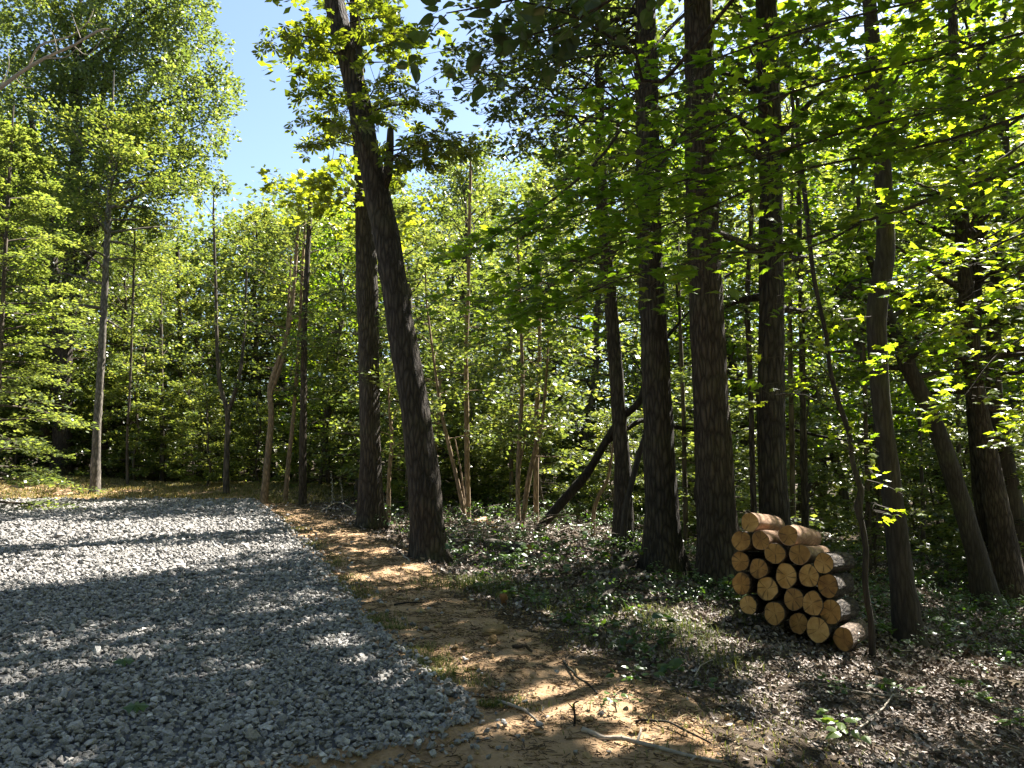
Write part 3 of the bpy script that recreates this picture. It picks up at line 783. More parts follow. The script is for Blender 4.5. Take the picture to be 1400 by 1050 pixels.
# three tall trunks in front of the woods
T = Tree('oak_tree', 'tall dark ridged oak trunk between the leaning dead tree and the log pile', 'tree',
         [(909, 786, 56), (905, 700, 44), (901, 600, 40), (896, 480, 36), (890, 380, 34), (887, 280, 33), (885, 150, 31), (883, 40, 29), (880, -60, 27)], 'bark', top=9, leaf='oak', seed=3, seg=20)
for i in range(44):
    u = T.g.uniform(620, 850); v = T.g.uniform(10, 215) 
    if v > 215 - abs(u - 740) * .5: v -= 80
    if u < 680 and v < 60 : v += 60
    T.cluster(u, v, T.Y + T.g.uniform(-.4, 2.2), k=6, n=13, tm=LOBE, size=.13, L=.5, tint=.35, spread=.28, att=float(T.g.uniform(7, 10)), r=.022, tilt=.8)
for i in range(16):
    T.cluster(T.g.uniform(740, 1000), T.g.uniform(200, 340), T.Y + T.g.uniform(.3, 2.5), k=6, n=16, tm=LOBE, size=.135, L=.5, tint=.4, spread=.3, att=float(T.g.uniform(5.5, 8)), r=.02, tilt=.8)
T.grow(10.2, 18, 44, 3.6, n=24, tint=.4, **HI)
T.done()

T = Tree('oak_tree', 'thickest trunk, brown furrowed oak touching the log pile', 'tree',
         [(986, 806, 62), (980, 690, 51), (974, 580, 49), (967, 450, 48), (962, 330, 46), (959, 200, 44), (956, 80, 42), (953, -60, 40)], 'bark_brown', top=10, leaf='maple', seed=4, seg=22)
TD = T
p = T.limb([(957, 60, T.Y), (930, 170, T.Y - 1.2), (860, 300, T.Y - 2.0), (770, 380, T.Y - 2.4), (690, 425, T.Y - 2.6)], .035)
T.dress(p, .22, (.5, 1.0), 22, size=.13, tilt=.32, start=.25, tint=.45)
p = T.limb([(957, 0, T.Y), (900, 60, T.Y - 1.5), (840, 190, T.Y - 2.4), (760, 270, T.Y - 2.9), (680, 320, T.Y - 3.1), (640, 350, T.Y - 3.2)], .03)
T.dress(p, .22, (.5, .95), 20, size=.13, tilt=.32, start=.3, tint=.45)
p = T.limb([(960, 150, T.Y), (900, 230, T.Y - 1.0), (850, 330, T.Y - 1.4), (800, 420, T.Y - 1.7)], .03)
T.dress(p, .22, (.5, .9), 20, size=.13, tilt=.32, start=.3, tint=.5)
p = T.limb([(958, 100, T.Y), (1010, 170, T.Y - .9), (1060, 240, T.Y - 1.4), (1120, 300, T.Y - 1.8)], .025)
T.dress(p, .25, (.4, .8), 14, size=.105, start=.3, tint=.62)
T.grow(9.4, 19, 44, 3.8, n=24, tint=.4, **HI)
T.done()

T = Tree('oak_tree', 'dark straight oak rising from behind the log pile', 'tree',
         [(1061, 742, 45), (1056, 640, 37), (1054, 500, 35), (1055, 380, 33), (1054, 260, 32), (1051, 120, 30), (1046, -30, 28)], 'bark', Y=12.0, top=8, leaf='oak', seed=5, seg=18)
T.grow(4.6, 9, 22, 2.2, tm=LOBE, size=.14, n=34, per=5, tint=.5, flat=.1)
T.grow(10, 17, 38, 3.4, n=24, tint=.4, **HI)
T.done()

T = Tree('maple_tree', 'slim crooked maple just beyond the cut logs, its bark lit on one side', 'tree',
         [(1243, 880, 38), (1232, 790, 30), (1221, 690, 27), (1209, 590, 25), (1200, 490, 25), (1199, 420, 27), (1210, 340, 25), (1206, 220, 23), (1197, 110, 21), (1186, -30, 18)], 'bark_grey', top=6, leaf='maple', seed=6, seg=16)
T.grow(4.2, 7.5, 18, 2.0, tm=MAPLE, size=.115, n=22, per=5, tint=.5, flat=.05, tilt=.45, twig=1)
T.grow(8.6, 14, 34, 3.2, n=24, tint=.5, **HI)
T.done()

T = Tree('sapling', 'thin bare-stemmed sapling leaning across the end of the log pile', 'tree',
         [(1193, 900, 10), (1191, 850, 8), (1183, 800, 8), (1184, 750, 8), (1177, 712, 8), (1173, 692, 12), (1177, 670, 9), (1166, 635, 7), (1160, 590, 7), (1146, 550, 7), (1134, 500, 6), (1130, 460, 6), (1113, 380, 6), (1104, 300, 7), (1096, 230, 6), (1082, 130, 5)], 'bark_grey', leaf='maple', seed=7, seg=9, flare=.2, rough=.1)
for (u, v, dy) in ((1080, 370, 0), (1060, 415, -.3), (1150, 610, -.2), (1200, 640, .1), (1200, 690, -.2), (1060, 540, .2), (1090, 520, -.2), (1160, 440, 0), (1050, 330, .2), (1110, 200, .3), (1080, 480, -.4)):
    T.cluster(u, v, T.Y + dy, k=3, n=5, tm=MAPLE, size=.10, L=.35, tint=.75, r=.008, spread=.12)
T.done()

T = Tree('oak_tree', 'dark trunk behind the leaning dead tree, with a thin stem bent against its foot', 'tree',
         [(853, 748, 30), (852, 660, 23), (846, 560, 20), (838, 450, 18), (831, 360, 17), (824, 280, 16), (820, 150, 14)], 'bark', top=4, leaf='oak', seed=8, seg=14)
T.grow(5.5, 12, 30, 2.6, tm=QUAD, size=.14, n=70, per=5, tint=.45, flat=.12)
T.done()
T = Tree('sapling', 'thin bent stem curving up beside the dark trunk', 'tree',
         [(850, 752, 11), (855, 700, 9), (864, 660, 8), (874, 620, 8), (882, 595, 6)], 'bark_grey', Y=13.0, seed=9, seg=8, flare=.2)
T.done()

# dead tree leaning through the middle
b = ground_hit(733, 730); Yd = b[1]
e = thing('dead_tree', 'fallen black dead tree leaning up from the brush to the oak trunk', 'dead tree', b)
a = Acc(); O = lambda pts: np.array([P(u, v, y) for u, v, y in pts]) - b
trunk_tube(a, O([(728, 735, Yd), (758, 698, Yd - .2), (800, 650, Yd - .4), (828, 605, Yd - .6), (850, 572, Yd - .75), (874, 548, Yd - .9), (889, 500, Yd - 1.0), (905, 470, Yd - 1.05), (930, 440, Yd - 1.2)]), [.10, .095, .088, .08, .07, .062, .05, .04, .025], 10, .1, .1, seed=5)
obj('trunk', a.mesh('trunk', [M['bark_dark']], True), e)
for pts, r in (([(828, 605, Yd - .6), (862, 583, Yd - .4), (885, 574, Yd - .2), (930, 585, Yd), (990, 592, Yd + .2), (1060, 584, Yd + .3), (1120, 596, Yd + .3), (1158, 602, Yd + .3)], .06),
               ([(882, 520, Yd - .95), (872, 500, Yd - 1), (858, 480, Yd - 1.2)], .02), ([(930, 440, Yd - 1.2), (926, 400, Yd - 1.2), (921, 365, Yd - 1.2)], .025), ([(930, 440, Yd - 1.2), (960, 405, Yd - 1.3)], .02),
               ([(940, 660, Yd + .2), (955, 700, Yd + .1)], .03)):
    a = Acc(); trunk_tube(a, O(pts), np.linspace(r, r * .35, len(pts)), 7, .12, .1, seed=9); obj('branch', a.mesh('branch', [M['bark_dark']], True), e)

# trees at the right edge
T = Tree('maple_tree', 'curving trunk bowed over toward the slim crooked maple', 'tree',
         [(1352, 832, 34), (1335, 760, 27), (1312, 680, 24), (1290, 610, 23), (1268, 555, 21), (1245, 510, 20), (1230, 470, 22), (1205, 415, 18), (1178, 385, 14), (1140, 418, 8)], 'bark_grey', top=0, leaf='maple', seed=10, seg=14)
T.limb([(1205, 415, T.Y), (1196, 370, T.Y), (1180, 330, T.Y + .2), (1172, 260, T.Y + .4)], .09, .04, 8)
T.grow(4.5, 6.6, 14, 1.8, tm=MAPLE, size=.15, n=24, per=5, tint=.5, flat=.08)
T.done()
YK = T.Y + .6
T = Tree('maple_tree', 'stout trunk in the clump beside the bowed one, widest at its foot', 'tree',
         [(1382, 828, 46), (1368, 720, 32), (1350, 620, 26), (1335, 540, 23), (1325, 450, 21), (1318, 350, 19), (1312, 250, 17), (1306, 100, 15)], 'bark_brown', Y=YK, top=6, leaf='maple', seed=11, seg=14)
T.grow(4.0, 9, 26, 2.8, tm=MAPLE, size=.14, n=26, per=5, tint=.62, flat=.08)
T.grow(11, 17, 30, 3.6, n=22, tint=.45, **HI)
T.done()
T = Tree('maple_tree', 'darkest trunk squeezed between two trunks of the clump', 'tree',
         [(1362, 832, 30), (1350, 740, 22), (1338, 640, 20), (1330, 520, 18), (1334, 380, 16), (1340, 250, 14), (1342, 60, 12)], 'bark', Y=YK + .5, top=6, leaf='far', seed=12, seg=12)
T.grow(6, 13, 26, 2.6, tm=QUAD, size=.15, n=60, per=5, tint=.5, flat=.12)
T.done()
T = Tree('maple_tree', 'grey trunk leaning outward at the edge of the clump', 'tree',
         [(1396, 820, 34), (1392, 740, 27), (1380, 660, 25), (1366, 590, 22), (1358, 500, 19), (1362, 380, 16), (1372, 240, 14)], 'bark_grey', Y=YK + 1.0, top=6, leaf='far', seed=13, seg=12)
T.grow(5, 12, 24, 2.6, tm=QUAD, size=.15, n=60, per=5, tint=.55, flat=.12)
T.done()

# thin stems deeper in the woods
THIN = [
    ('slender dark stem nearest the thick brown oak, behind the logs', [(1030, 720, 11), (1028, 600, 9), (1024, 480, 9), (1022, 400, 8), (1027, 300, 7), (1030, 180, 5)], 13.5, 'bark_brown'),
    ('thinner stem of the pair standing right behind the pile', [(1083, 742, 10), (1083, 620, 8), (1081, 520, 8), (1080, 430, 7), (1082, 300, 6), (1084, 150, 5)], 16, 'bark_far'),
    ('darker stem of the pair standing right behind the pile', [(1101, 745, 13), (1099, 620, 11), (1097, 500, 10), (1095, 400, 9), (1092, 260, 8), (1090, 100, 6)], 15, 'bark'),
    ('dark stem seen between the pile and the slim crooked maple', [(1188, 770, 9), (1187, 700, 8), (1184, 600, 7), (1180, 450, 6), (1176, 330, 5)], 17, 'bark_far'),
    ('short-looking dark stem beyond the slim crooked maple', [(1322, 800, 10), (1318, 730, 9), (1312, 650, 8), (1308, 500, 7), (1302, 350, 6)], 20, 'bark_far'),
    ('pale slanting stem with a thin twin, tan in the sun past the leaning hickory', [(638, 720, 8), (626, 660, 6), (614, 610, 6), (603, 560, 5), (594, 500, 4), (584, 420, 3)], 17, 'bark_tan'),
    ('upright tan stem crossing behind the slanting pale stem', [(640, 716, 9), (639, 640, 8), (638, 560, 8), (637, 480, 7), (640, 400, 6), (643, 250, 5)], 18.5, 'bark_tan'),
    ('tan stem forking low beside the brush pile', [(709, 722, 9), (708, 660, 7), (711, 590, 7), (714, 520, 6), (712, 440, 5), (708, 340, 4)], 16, 'bark_tan'),
    ('slanted tan stem leaning away from the forked one by the brush pile', [(712, 718, 8), (722, 660, 8), (733, 610, 7), (742, 570, 5), (748, 500, 4)], 16.2, 'bark_tan'),
    ('straight greyish stem just past the forked tan stem', [(733, 722, 9), (733, 640, 8), (734, 560, 8), (737, 500, 7), (738, 380, 5)], 17.5, 'bark_tan'),
    ('crooked tan sapling at the foot of the leaning dead tree', [(811, 738, 8), (812, 700, 7), (820, 675, 6), (829, 660, 5), (834, 640, 4)], 16, 'bark_tan'),
    ('short tan stem showing between the two hickory trunks', [(531, 700, 8), (532, 650, 6), (536, 600, 6), (533, 570, 4)], 19, 'bark_tan'),
    ('stem leaning lightly beside the straight hickory trunk', [(594, 660, 7), (596, 600, 6), (600, 560, 6), (603, 500, 4)], 22, 'bark_tan'),
    ('kinked double tan stem beyond the corner of the gravel', [(361, 676, 13), (366, 630, 11), (371, 570, 10), (370, 530, 10), (382, 490, 8), (394, 450, 7), (401, 400, 6), (408, 300, 5)], 23.5, 'bark_tan'),
    ('thin tan stem between the kinked one and the dark straight one', [(390, 674, 8), (396, 620, 7), (402, 560, 6), (407, 490, 6), (411, 420, 5), (416, 320, 4)], 24, 'bark_tan'),
    ('dark straight trunk beyond the gravel corner', [(414, 684, 14), (414, 600, 12), (415, 520, 11), (416, 440, 10), (419, 380, 9), (424, 280, 8)], 23, 'bark_brown'),
    ('stem splitting into a wide V near the middle of the far edge', [(309, 672, 11), (310, 620, 9), (311, 565, 9), (302, 530, 7), (297, 480, 6), (295, 400, 5), (292, 300, 4)], 26, 'bark_far'),
    ('dark bole deep behind the far grass', [(247, 640, 10), (247, 600, 9), (247, 560, 8), (246, 450, 7), (243, 350, 6)], 34, 'bark'),
    ('faint stem deep behind the far grass, beside the dark bole', [(222, 650, 8), (222, 600, 7), (221, 540, 6), (220, 430, 5)], 31, 'bark_far'),
    ('slim stem near the grey trunk that stands on the grass', [(175, 655, 5), (174, 600, 4), (178, 520, 4), (182, 400, 4), (184, 330, 3)], 28, 'bark_far'),
    ('thin dark stem at the near side of the leaning dead tree top', [(700, 700, 7), (699, 620, 6), (699, 540, 6), (697, 480, 5), (695, 380, 4)], 21, 'bark_far'),
    ('thin dark stem directly past the tall ridged oak', [(938, 735, 9), (936, 660, 8), (934, 560, 7), (930, 450, 6), (926, 330, 5)], 16, 'bark_far'),
    ('slim shaded stem off the outer side of the crooked maple', [(1262, 770, 8), (1262, 700, 7), (1258, 600, 6), (1253, 450, 5)], 21, 'bark_far'),
]
for k, (lab, pts, Y, bk) in enumerate(THIN):
    pts = [(a_, b_, c_ * .85) for a_, b_, c_ in pts]
    T = Tree('sapling', lab, 'tree', pts, bk, Y=Y, top=1.0, leaf='far', seed=40 + k, seg=8, rough=.08, flare=.25, group='thin stems in the woods')
    if k == 13: T.limb([(371, 535, Y), (384, 500, Y), (391, 470, Y), (394, 420, Y), (398, 350, Y)], .07, .03, 7)
    if k == 16: T.limb([(311, 565, Y), (320, 540, Y), (329, 505, Y), (334, 450, Y), (338, 350, Y)], .085, .03, 7)
    if k == 5: T.limb([(638, 720, Y), (631, 650, Y + .1), (622, 600, Y + .2)], .03, .015, 6)
    if k == 7: T.limb([(708, 650, Y), (718, 600, Y), (726, 560, Y)], .03, .012, 6); 
    H = T.curve[-1, 2]
    if H > 2.5: T.grow(max(1.6, H * .35), H, 14, 1.3 + .3 * (Y > 20), tm=QUAD, size=.13, n=30, per=4, tint=.5, flat=.1, tilt=.6, keep=None, limb_r=.2)
    T.done()

# left side: grey trunk on the grass, the big oak, the bright young maple
T = Tree('maple_tree', 'pale grey trunk standing alone in the grass at the far edge of the gravel', 'tree',
         [(130, 664, 14), (133, 580, 10), (138, 500, 9.5), (142, 420, 9), (146, 340, 8), (150, 260, 7), (152, 190, 5)], 'bark_pale', Y=26.0, top=2.5, leaf='far', seed=14, seg=12)
T.grow(5.8, 12.6, 44, 3.1, tm=QUAD, size=.14, n=80, per=6, tint=.62, flat=.1, up=(0, .9), bias=np.array([.45, 0, 0]))
T.done()
T = Tree('oak_tree', 'huge spreading oak that towers over the far corner of the gravel, dark forked limbs', 'tree',
         [(84, 645, 26), (86, 560, 22), (88, 470, 21), (95, 380, 18), (101, 300, 16), (104, 200, 14), (106, 90, 12)], 'bark', Y=30.0, top=5, leaf='oak', seed=15, seg=14)
YN = T.Y
T.limb([(87, 480, YN), (78, 420, YN), (70, 340, YN), (58, 250, YN), (40, 150, YN)], .28, .1, 10, step=.3)
T.limb([(90, 440, YN), (108, 390, YN), (122, 330, YN), (133, 240, YN), (140, 130, YN), (160, 60, YN)], .26, .1, 10, step=.3)
T.limb([(100, 300, YN), (150, 210, YN), (210, 110, YN), (250, 70, YN)], .16, .05, 8, step=.3)
g = T.g
# rounded bough masses
BL = [(286, 130, 34), (258, 70, 44), (228, 40, 50), (274, 170, 32), (250, 150, 50), (205, 110, 60), (160, 60, 70), (190, 20, 60), (110, 40, 70), (60, 60, 60), (130, 130, 60), (80, 130, 55), (215, 190, 55), (165, 210, 55),
      (270, 225, 30), (240, 240, 34), (110, 220, 55), (40, 180, 55), (20, 100, 55), (240, -20, 50), (150, -40, 80), (60, -30, 70), (294, 112, 22), (190, 260, 40), (60, 260, 40), (-30, 60, 60), (-40, 180, 60), (250, 0, 30), (140, 280, 40)]
B = []; D = []
for (u, v, rp) in BL:
    c = P(u, v, YN + g.uniform(-2.5, 1.5)) - T.base; R = rp * YN / F
    k = int(18 * R * R + 8)
    q = nrm(g.normal(0, 1, (k, 3))) * (R * g.uniform(.45, 1.0, (k, 1)) ** .6)
    B.append(c + q); D.append(q / R + g.normal(0, .4, (k, 3)))
    a_, _ = at_height(T.curve, T.cr, max(3.0, c[2] - 2.5)); 
    trunk_tube(T.t, np.array([a_, (a_ + c) / 2 + g.normal(0, .3, 3), c]), [.09, .06, .02], 5, .5, .05, seed=3)
B = np.vstack(B); D = np.vstack(D)
sprays(T.c, B, D, g.uniform(.5, .9, len(B)), .42, 50, .15, QUAD, g, .25, .55, .2, .16, .9, 0, 1, .01)
T.done()
T = Tree('maple_tree', 'bright young maple with flat tiers of leaves down to the ground at the edge of the picture', 'tree',
         [(-8, 668, 9), (-4, 560, 7), (2, 450, 6), (8, 330, 5), (14, 220, 4)], 'bark_far', Y=20.5, top=1.6, leaf='oak', seed=16, seg=10)
T.grow(.4, 10.2, 64, 2.0, tm=QUAD, size=.12, n=56, per=6, tint=.72, flat=.04, tilt=.35, up=(-.05, .7), prof=lambda f: (1 - f) ** .38 * .85 + .15, keep=None)
T.e['label'] = 'bright young maple whose flat leaf tiers reach the ground beside the sunlit gravel'
T.done()
b = np.array([-12.6, 15.5, 0]); b[2] = float(terrain(b[0], b[1]))
e = thing('dead_tree', 'bleached bare limb of a dead tree reaching out beneath the blue sky', 'dead tree', b)
a = Acc(); trunk_tube(a, np.array([[0, 0, -.2], [.1, 0, 4], [.2, .1, 7.5], [.4, .1, 9.5]]), [.16, .13, .09, .05], 9, .3, .1, seed=2)
obj('trunk', a.mesh('trunk', [M['pale']], True), e)
O = lambda pts: np.array([P(u, v, y) for u, v, y in pts]) - b
for pts, r in (([(-120, 180, 15.5), (-40, 145, 15.3), (0, 120, 15.2), (30, 98, 15.1), (60, 80, 15), (100, 62, 14.9), (135, 42, 14.8), (150, 40, 14.8)], .05), ([(40, 90, 15.1), (55, 62, 15), (95, 50, 15.2), (120, 30, 15.3), (128, 12, 15.3)], .022),
               ([(100, 62, 14.9), (120, 75, 14.8), (142, 50, 14.6)], .012), ([(110, 52, 14.9), (104, 35, 15), (98, 18, 15.1)], .009), ([(60, 80, 15), (90, 78, 14.9), (104, 66, 14.8)], .012), ([(135, 42, 14.8), (148, 52, 14.8), (160, 50, 14.8)], .008), ([(78, 70, 15), (74, 50, 15), (66, 38, 15)], .009), ([(20, 105, 15.1), (34, 120, 15.1), (50, 118, 15)], .012), ([(120, 30, 15.3), (132, 34, 15.3), (142, 28, 15.3)], .007), ([(0, 120, 15.2), (12, 92, 15.2), (10, 66, 15.2)], .012)):
    a = Acc(); trunk_tube(a, O(pts), np.linspace(r, r * .3, len(pts)), 7, .12, .1, seed=9); obj('branch', a.mesh('branch', [M['pale']], True), e)

# maple standing past the right edge: its long limbs sweep across the upper right
T = Tree('maple_tree', 'overhanging maple whose long thin dark limbs and broad lobed leaves sweep across the upper trunks', 'tree',
         [(1565, 900, 40), (1560, 600, 32), (1556, 300, 28), (1552, 0, 24), (1550, -250, 18)], 'bark_grey', Y=6.4, top=6, leaf='maple', seed=17, seg=12)
QL = [([(1558, 130, 6.4), (1400, 222, 6.2), (1290, 268, 6.2), (1180, 303, 6.3), (1090, 328, 6.4), (1000, 350, 6.5), (860, 378, 6.8), (740, 432, 7.1)], .019, .30),
      ([(1556, 40, 6.4), (1350, 130, 6.2), (1150, 182, 6.3), (950, 242, 6.7), (800, 290, 7.1), (690, 335, 7.4)], .015, .12),
      ([(1556, -80, 6.4), (1300, -10, 6.0), (1100, 40, 6.0), (900, 110, 6.3), (800, 165, 6.6)], .013, .1),
      ([(1558, 330, 6.4), (1430, 360, 6.6), (1330, 400, 7.2)], .018, .3),
      ([(1560, 240, 6.4), (1450, 270, 6.9), (1340, 330, 7.8), (1270, 352, 8.3)], .02, .2),
      ([(1556, -20, 6.4), (1450, 50, 7.5), (1330, 110, 8.6), (1230, 170, 9.3)], .025, .2),
      ([(1556, 100, 6.4), (1300, 190, 6.4), (1100, 232, 6.5), (950, 292, 6.9), (820, 345, 7.2), (700, 400, 7.5)], .014, .25),
      ([(1556, 0, 6.4), (1300, 72, 6.2), (1100, 120, 6.3), (960, 182, 6.7), (860, 232, 7.0), (760, 292, 7.4)], .013, .15),
      ([(1556, 60, 6.4), (1420, 100, 6.8), (1300, 130, 7.4), (1180, 215, 8)], .02, .2),
      ([(1556, -150, 6.4), (1420, -60, 7.4), (1270, 20, 8.4), (1130, 40, 9), (1040, 50, 9.4)], .014, .2),
      ([(1555, -100, 6.4), (1470, -30, 7.6), (1380, 30, 8.6), (1280, 60, 9.4), (1130, 90, 9.6)], .025, .2)]
for i, (pts, r, st) in enumerate(QL):
    p = T.limb(pts, r, .004, 6)
    T.dress(p, .18, (.45, .95), (25, 23, 12, 16, 16, 16, 22, 14, 14, 16, 16)[i], size=.13, tilt=.32, start=st, tint=(.5, .45, .45, .75, .65, .75, .45, .45, .6, .65, .75)[i], droop=.22)
T.limb([(1180, 303, 6.3), (1140, 325, 6.2), (1080, 345, 6.1), (1000, 345, 6.0), (940, 352, 6.0)], .012, .004, 5)
T.limb([(1180, 303, 6.3), (1150, 352, 6.1), (1090, 370, 6.0)], .008, .003, 5)
T.grow(7.8, 14, 40, 3.4, n=24, tint=.45, **HI)
T.done()
# second overhanging crown, seen sunlit in the right part
T = Tree('maple_tree', 'maple past the clump with sunlit yellow-green sprays hanging in front of it', 'tree',
         [(1545, 760, 34), (1540, 560, 28), (1538, 350, 24), (1535, 100, 20)], 'bark_grey', Y=9.6, top=7, leaf='maple', seed=18, seg=12)
for i, pts in enumerate(([(1538, 330, 9.6), (1460, 370, 9.4), (1380, 400, 9.2), (1300, 440, 9.0), (1255, 470, 8.9)], [(1540, 250, 9.6), (1440, 300, 9.3), (1340, 345, 9.1), (1280, 372, 9.0)], [(1540, 430, 9.6), (1450, 440, 9.4), (1370, 480, 9.2), (1320, 540, 9.1)],
                        [(1538, 120, 9.6), (1440, 170, 9.4), (1330, 240, 9.4), (1250, 260, 9.5)], [(1538, 60, 9.6), (1400, 100, 9.9), (1300, 170, 10.2)], [(1538, 460, 9.6), (1460, 520, 9.8), (1390, 580, 10)])):
    p = T.limb(pts, .025, .005, 6); T.dress(p, .18, (.5, 1.0), 24, size=.13, start=.15, tint=.78, flat=.03, tilt=.35)
T.grow(9.5, 15, 32, 3.4, n=22, tint=.5, **HI)
T.done()
# basswood-like crown overhead, its lowest bough dips into the top of the view
b = np.array([4.4, 3.4, 0.0]); b[2] = float(terrain(b[0], b[1]))
T = Tree.__new__(Tree); T.g = np.random.default_rng(99); T.base = b; T.bark, T.leaf = 'bark', 'oak'; T.t, T.c = Acc(), Acc(); T.Y = 3.4
T.pts = np.array([[0, 0, -.2], [0, 0, 0], [.05, .1, 4], [-.1, .3, 8], [0, .3, 13]]); T.r = np.array([.2, .2, .15, .12, .03])
trunk_tube(T.t, T.pts, T.r, 12, .2, .05, .4); T.curve, T.cr = spline(T.pts, T.r, .25)
T.e = thing('basswood_tree', 'basswood whose lowest bough dangles big dark rounded leaves high above the dirt', 'tree', b)
p = T.limb([(1400, -420, 3.9), (1150, -180, 4.4), (905, 112, 5.6), (870, 75, 5.4), (830, 48, 5.2), (780, 20, 5.0), (715, 2, 4.8)], .02, .005, 6)
for pts in ([(1300, -420, 4.0), (1000, -150, 4.4), (820, -40, 4.6), (700, 0, 4.6), (610, 18, 4.6)], [(1200, -400, 4.2), (950, -90, 4.6), (800, 20, 4.8), (700, 55, 4.9)]):
    p = T.limb(pts, .018, .004, 6)
    T.dress(p, .16, (.25, .5), 9, tm=OVAL, size=.135, start=.55, tint=.12, droop=.5, tilt=.6, twig=1)
T.grow(7.5, 14, 38, 3.2, n=24, tint=.4, **HI)
T.done()

# ------------------------------------------------------------------ woodland trees behind (copies share meshes)
def proto(kind, seed, H, r0, CR, h0, nl, per, n, size, tint, tvar, tilt=.6, flat=.1, up=(.05, 1.0), prof=None, bark='bark_far', tm=QUAD, leaf='far'):
    g = np.random.default_rng(seed)
    k = 7; z = np.linspace(0, H, k)
    pts = np.stack([np.cumsum(g.normal(0, .02 * H, k)) * (z > 0), np.cumsum(g.normal(0, .02 * H, k)) * (z > 0), z], -1); pts[0, 2] = -.3
    r = r0 * (1 - z / H) ** .8 + .015
    t, c = Acc(), Acc()
    trunk_tube(t, pts, r, 9, .35, .06, .35, seed=seed)
    cu, cr = spline(pts, r, .3)
    grow(t, c, cu, cr, g, h0 * H, .97 * H, nl, CR, tm, size, n, per=per, up=up, prof=prof, tint=tint, tvar=tvar, flat=flat, tilt=tilt, twr=.01) if False else \
        grow(t, c, cu, cr, g, h0 * H, .97 * H, nl, CR, tm, size, n, per=per, up=up, prof=prof, tint=tint, tvar=tvar, flat=flat, tilt=tilt)
    return t.mesh('trunk', [M[bark]], True), c.mesh('crown', [M[leaf], M['twig']])

tier = lambda f: (1 - f) ** .6 * .85 + .2
PT = [proto('m', 201, 12, .15, 2.9, .14, 62, 6, 32, .155, .55, .2, .5, .06, (.0, .9)),
      proto('m', 202, 12, .17, 2.5, .22, 56, 6, 26, .185, .5, .2, .6, .1, (.1, 1.0), leaf='maple'),
      proto('m', 203, 12, .14, 2.7, .10, 62, 6, 32, .155, .66, .2, .45, .05, (-.05, .8), tier),
      proto('m', 204, 12, .19, 3.3, .30, 54, 7, 46, .125, .48, .2, .7, .14, (.15, 1.1), leaf='oak'),
      proto('m', 205, 12, .13, 2.4, .16, 60, 6, 32, .15, .72, .22, .5, .06, (.0, .9))]
PS = [proto('s', 211, 4, .035, 1.25, .08, 30, 5, 30, .12, .68, .2, .45, .04, (-.05, .7), tier),
      proto('s', 212, 4, .03, 1.05, .15, 26, 5, 32, .12, .7, .2, .5, .05, (0, .8)),
      proto('s', 213, 4, .03, 1.4, .05, 28, 6, 28, .12, .6, .18, .45, .04, (-.05, .6), tier)]

def place(pair, x, y, sc, szz, rz, name, label, group):
    e = thing(name, label, 'tree', (x, y, float(terrain(x, y))), group, rz)
    e.scale = (sc, sc, szz)
    for nm, me in zip(('trunk', 'crown'), pair):
        o = bpy.data.objects.new(nm, me); COL.objects.link(o); o.parent = e

SKU = [-700, -100, 0, 90, 190, 225, 250, 300, 345, 480, 560, 640, 690, 740, 800, 860, 900, 1400, 2200]
SKV = [-250, 60, 100, 230, 300, 330, 320, 300, 248, 240, 225, 195, 215, 195, 120, 0, -150, -350, -350]
g = np.random.default_rng(77)
LB = {'left': ('leafy maple in the wall of woods beyond the far edge of the gravel', 'maples beyond the far edge of the gravel'),
      'mid': ('leafy maple in the deep woods behind the hickories and leaning dead tree', 'maples behind the hickories and dead tree'),
      'right': ('shaded maple in the downhill woods behind the log pile', 'maples downhill behind the log pile')}
LS = {'left': ('leafy sapling in the understory beyond the gravel', 'saplings beyond the gravel'),
      'mid': ('leafy sapling in the understory behind the hickories', 'saplings behind the hickories'),
      'right': ('leafy sapling in the understory downhill of the log pile', 'saplings downhill of the log pile')}
def zone(u): return 'left' if u < 470 else ('mid' if u < 860 else 'right')
placed = []
def try_place(u, y, mind, small):
    x = (u - CX) / F * y
    for (a, b_) in placed:
        if (a - x) ** 2 + (b_ - y) ** 2 < mind ** 2: return
    placed.append((x, y))
    if 30 < u < 150 and y < 30.5: return
    if not small and 640 < u < 1060 and y < 34 and (g.random() < .6 or y < 26): return
    vt = float(np.interp(u, SKU, SKV)); hz = EYE + (HOR - vt) / F * y - float(terrain(x, y))
    zn = zone(u)
    if small:
        k = int(g.integers(0, 3)); s = g.uniform(.6, 1.35)
        place(PS[k], x, y, s, s * g.uniform(.8, 1.1), g.uniform(0, 6.28), 'sapling', *LS[zn])
    else:
        H = min(hz * g.uniform(.78, 1.02), g.uniform(14, 20)); k = int(g.integers(0, 5))
        sc = np.clip(H / 12, .75, 1.35) * g.uniform(.9, 1.1)
        place(PT[k], x, y, sc, H / 12, g.uniform(0, 6.28), 'maple_tree', *LB[zn])
for i in range(100):
    u = g.uniform(-220, 860); y = g.uniform(28.0 if u < 470 else 22.5, 46)
    if u < 470 and y < 29.5 and g.random() < .5: continue
    try_place(u, y, 2.7, False)
for i in range(40):
    u = g.uniform(860, 1700); y = g.uniform(24, 42)
    try_place(u, y, 3.4, False)
n0 = len(placed); placed.clear()
for i in range(170):
    u = g.uniform(-200, 1000); y = g.uniform(27.6 if u < 470 else 19, 36)
    if 470 <= u and g.random() < .3: continue
    try_place(u, y, 1.25, True)
for i in range(46):
    u = g.uniform(880, 1650); y = g.uniform(15, 30); try_place(u, y, 1.4, True)
print('filler trees', n0, len(placed))

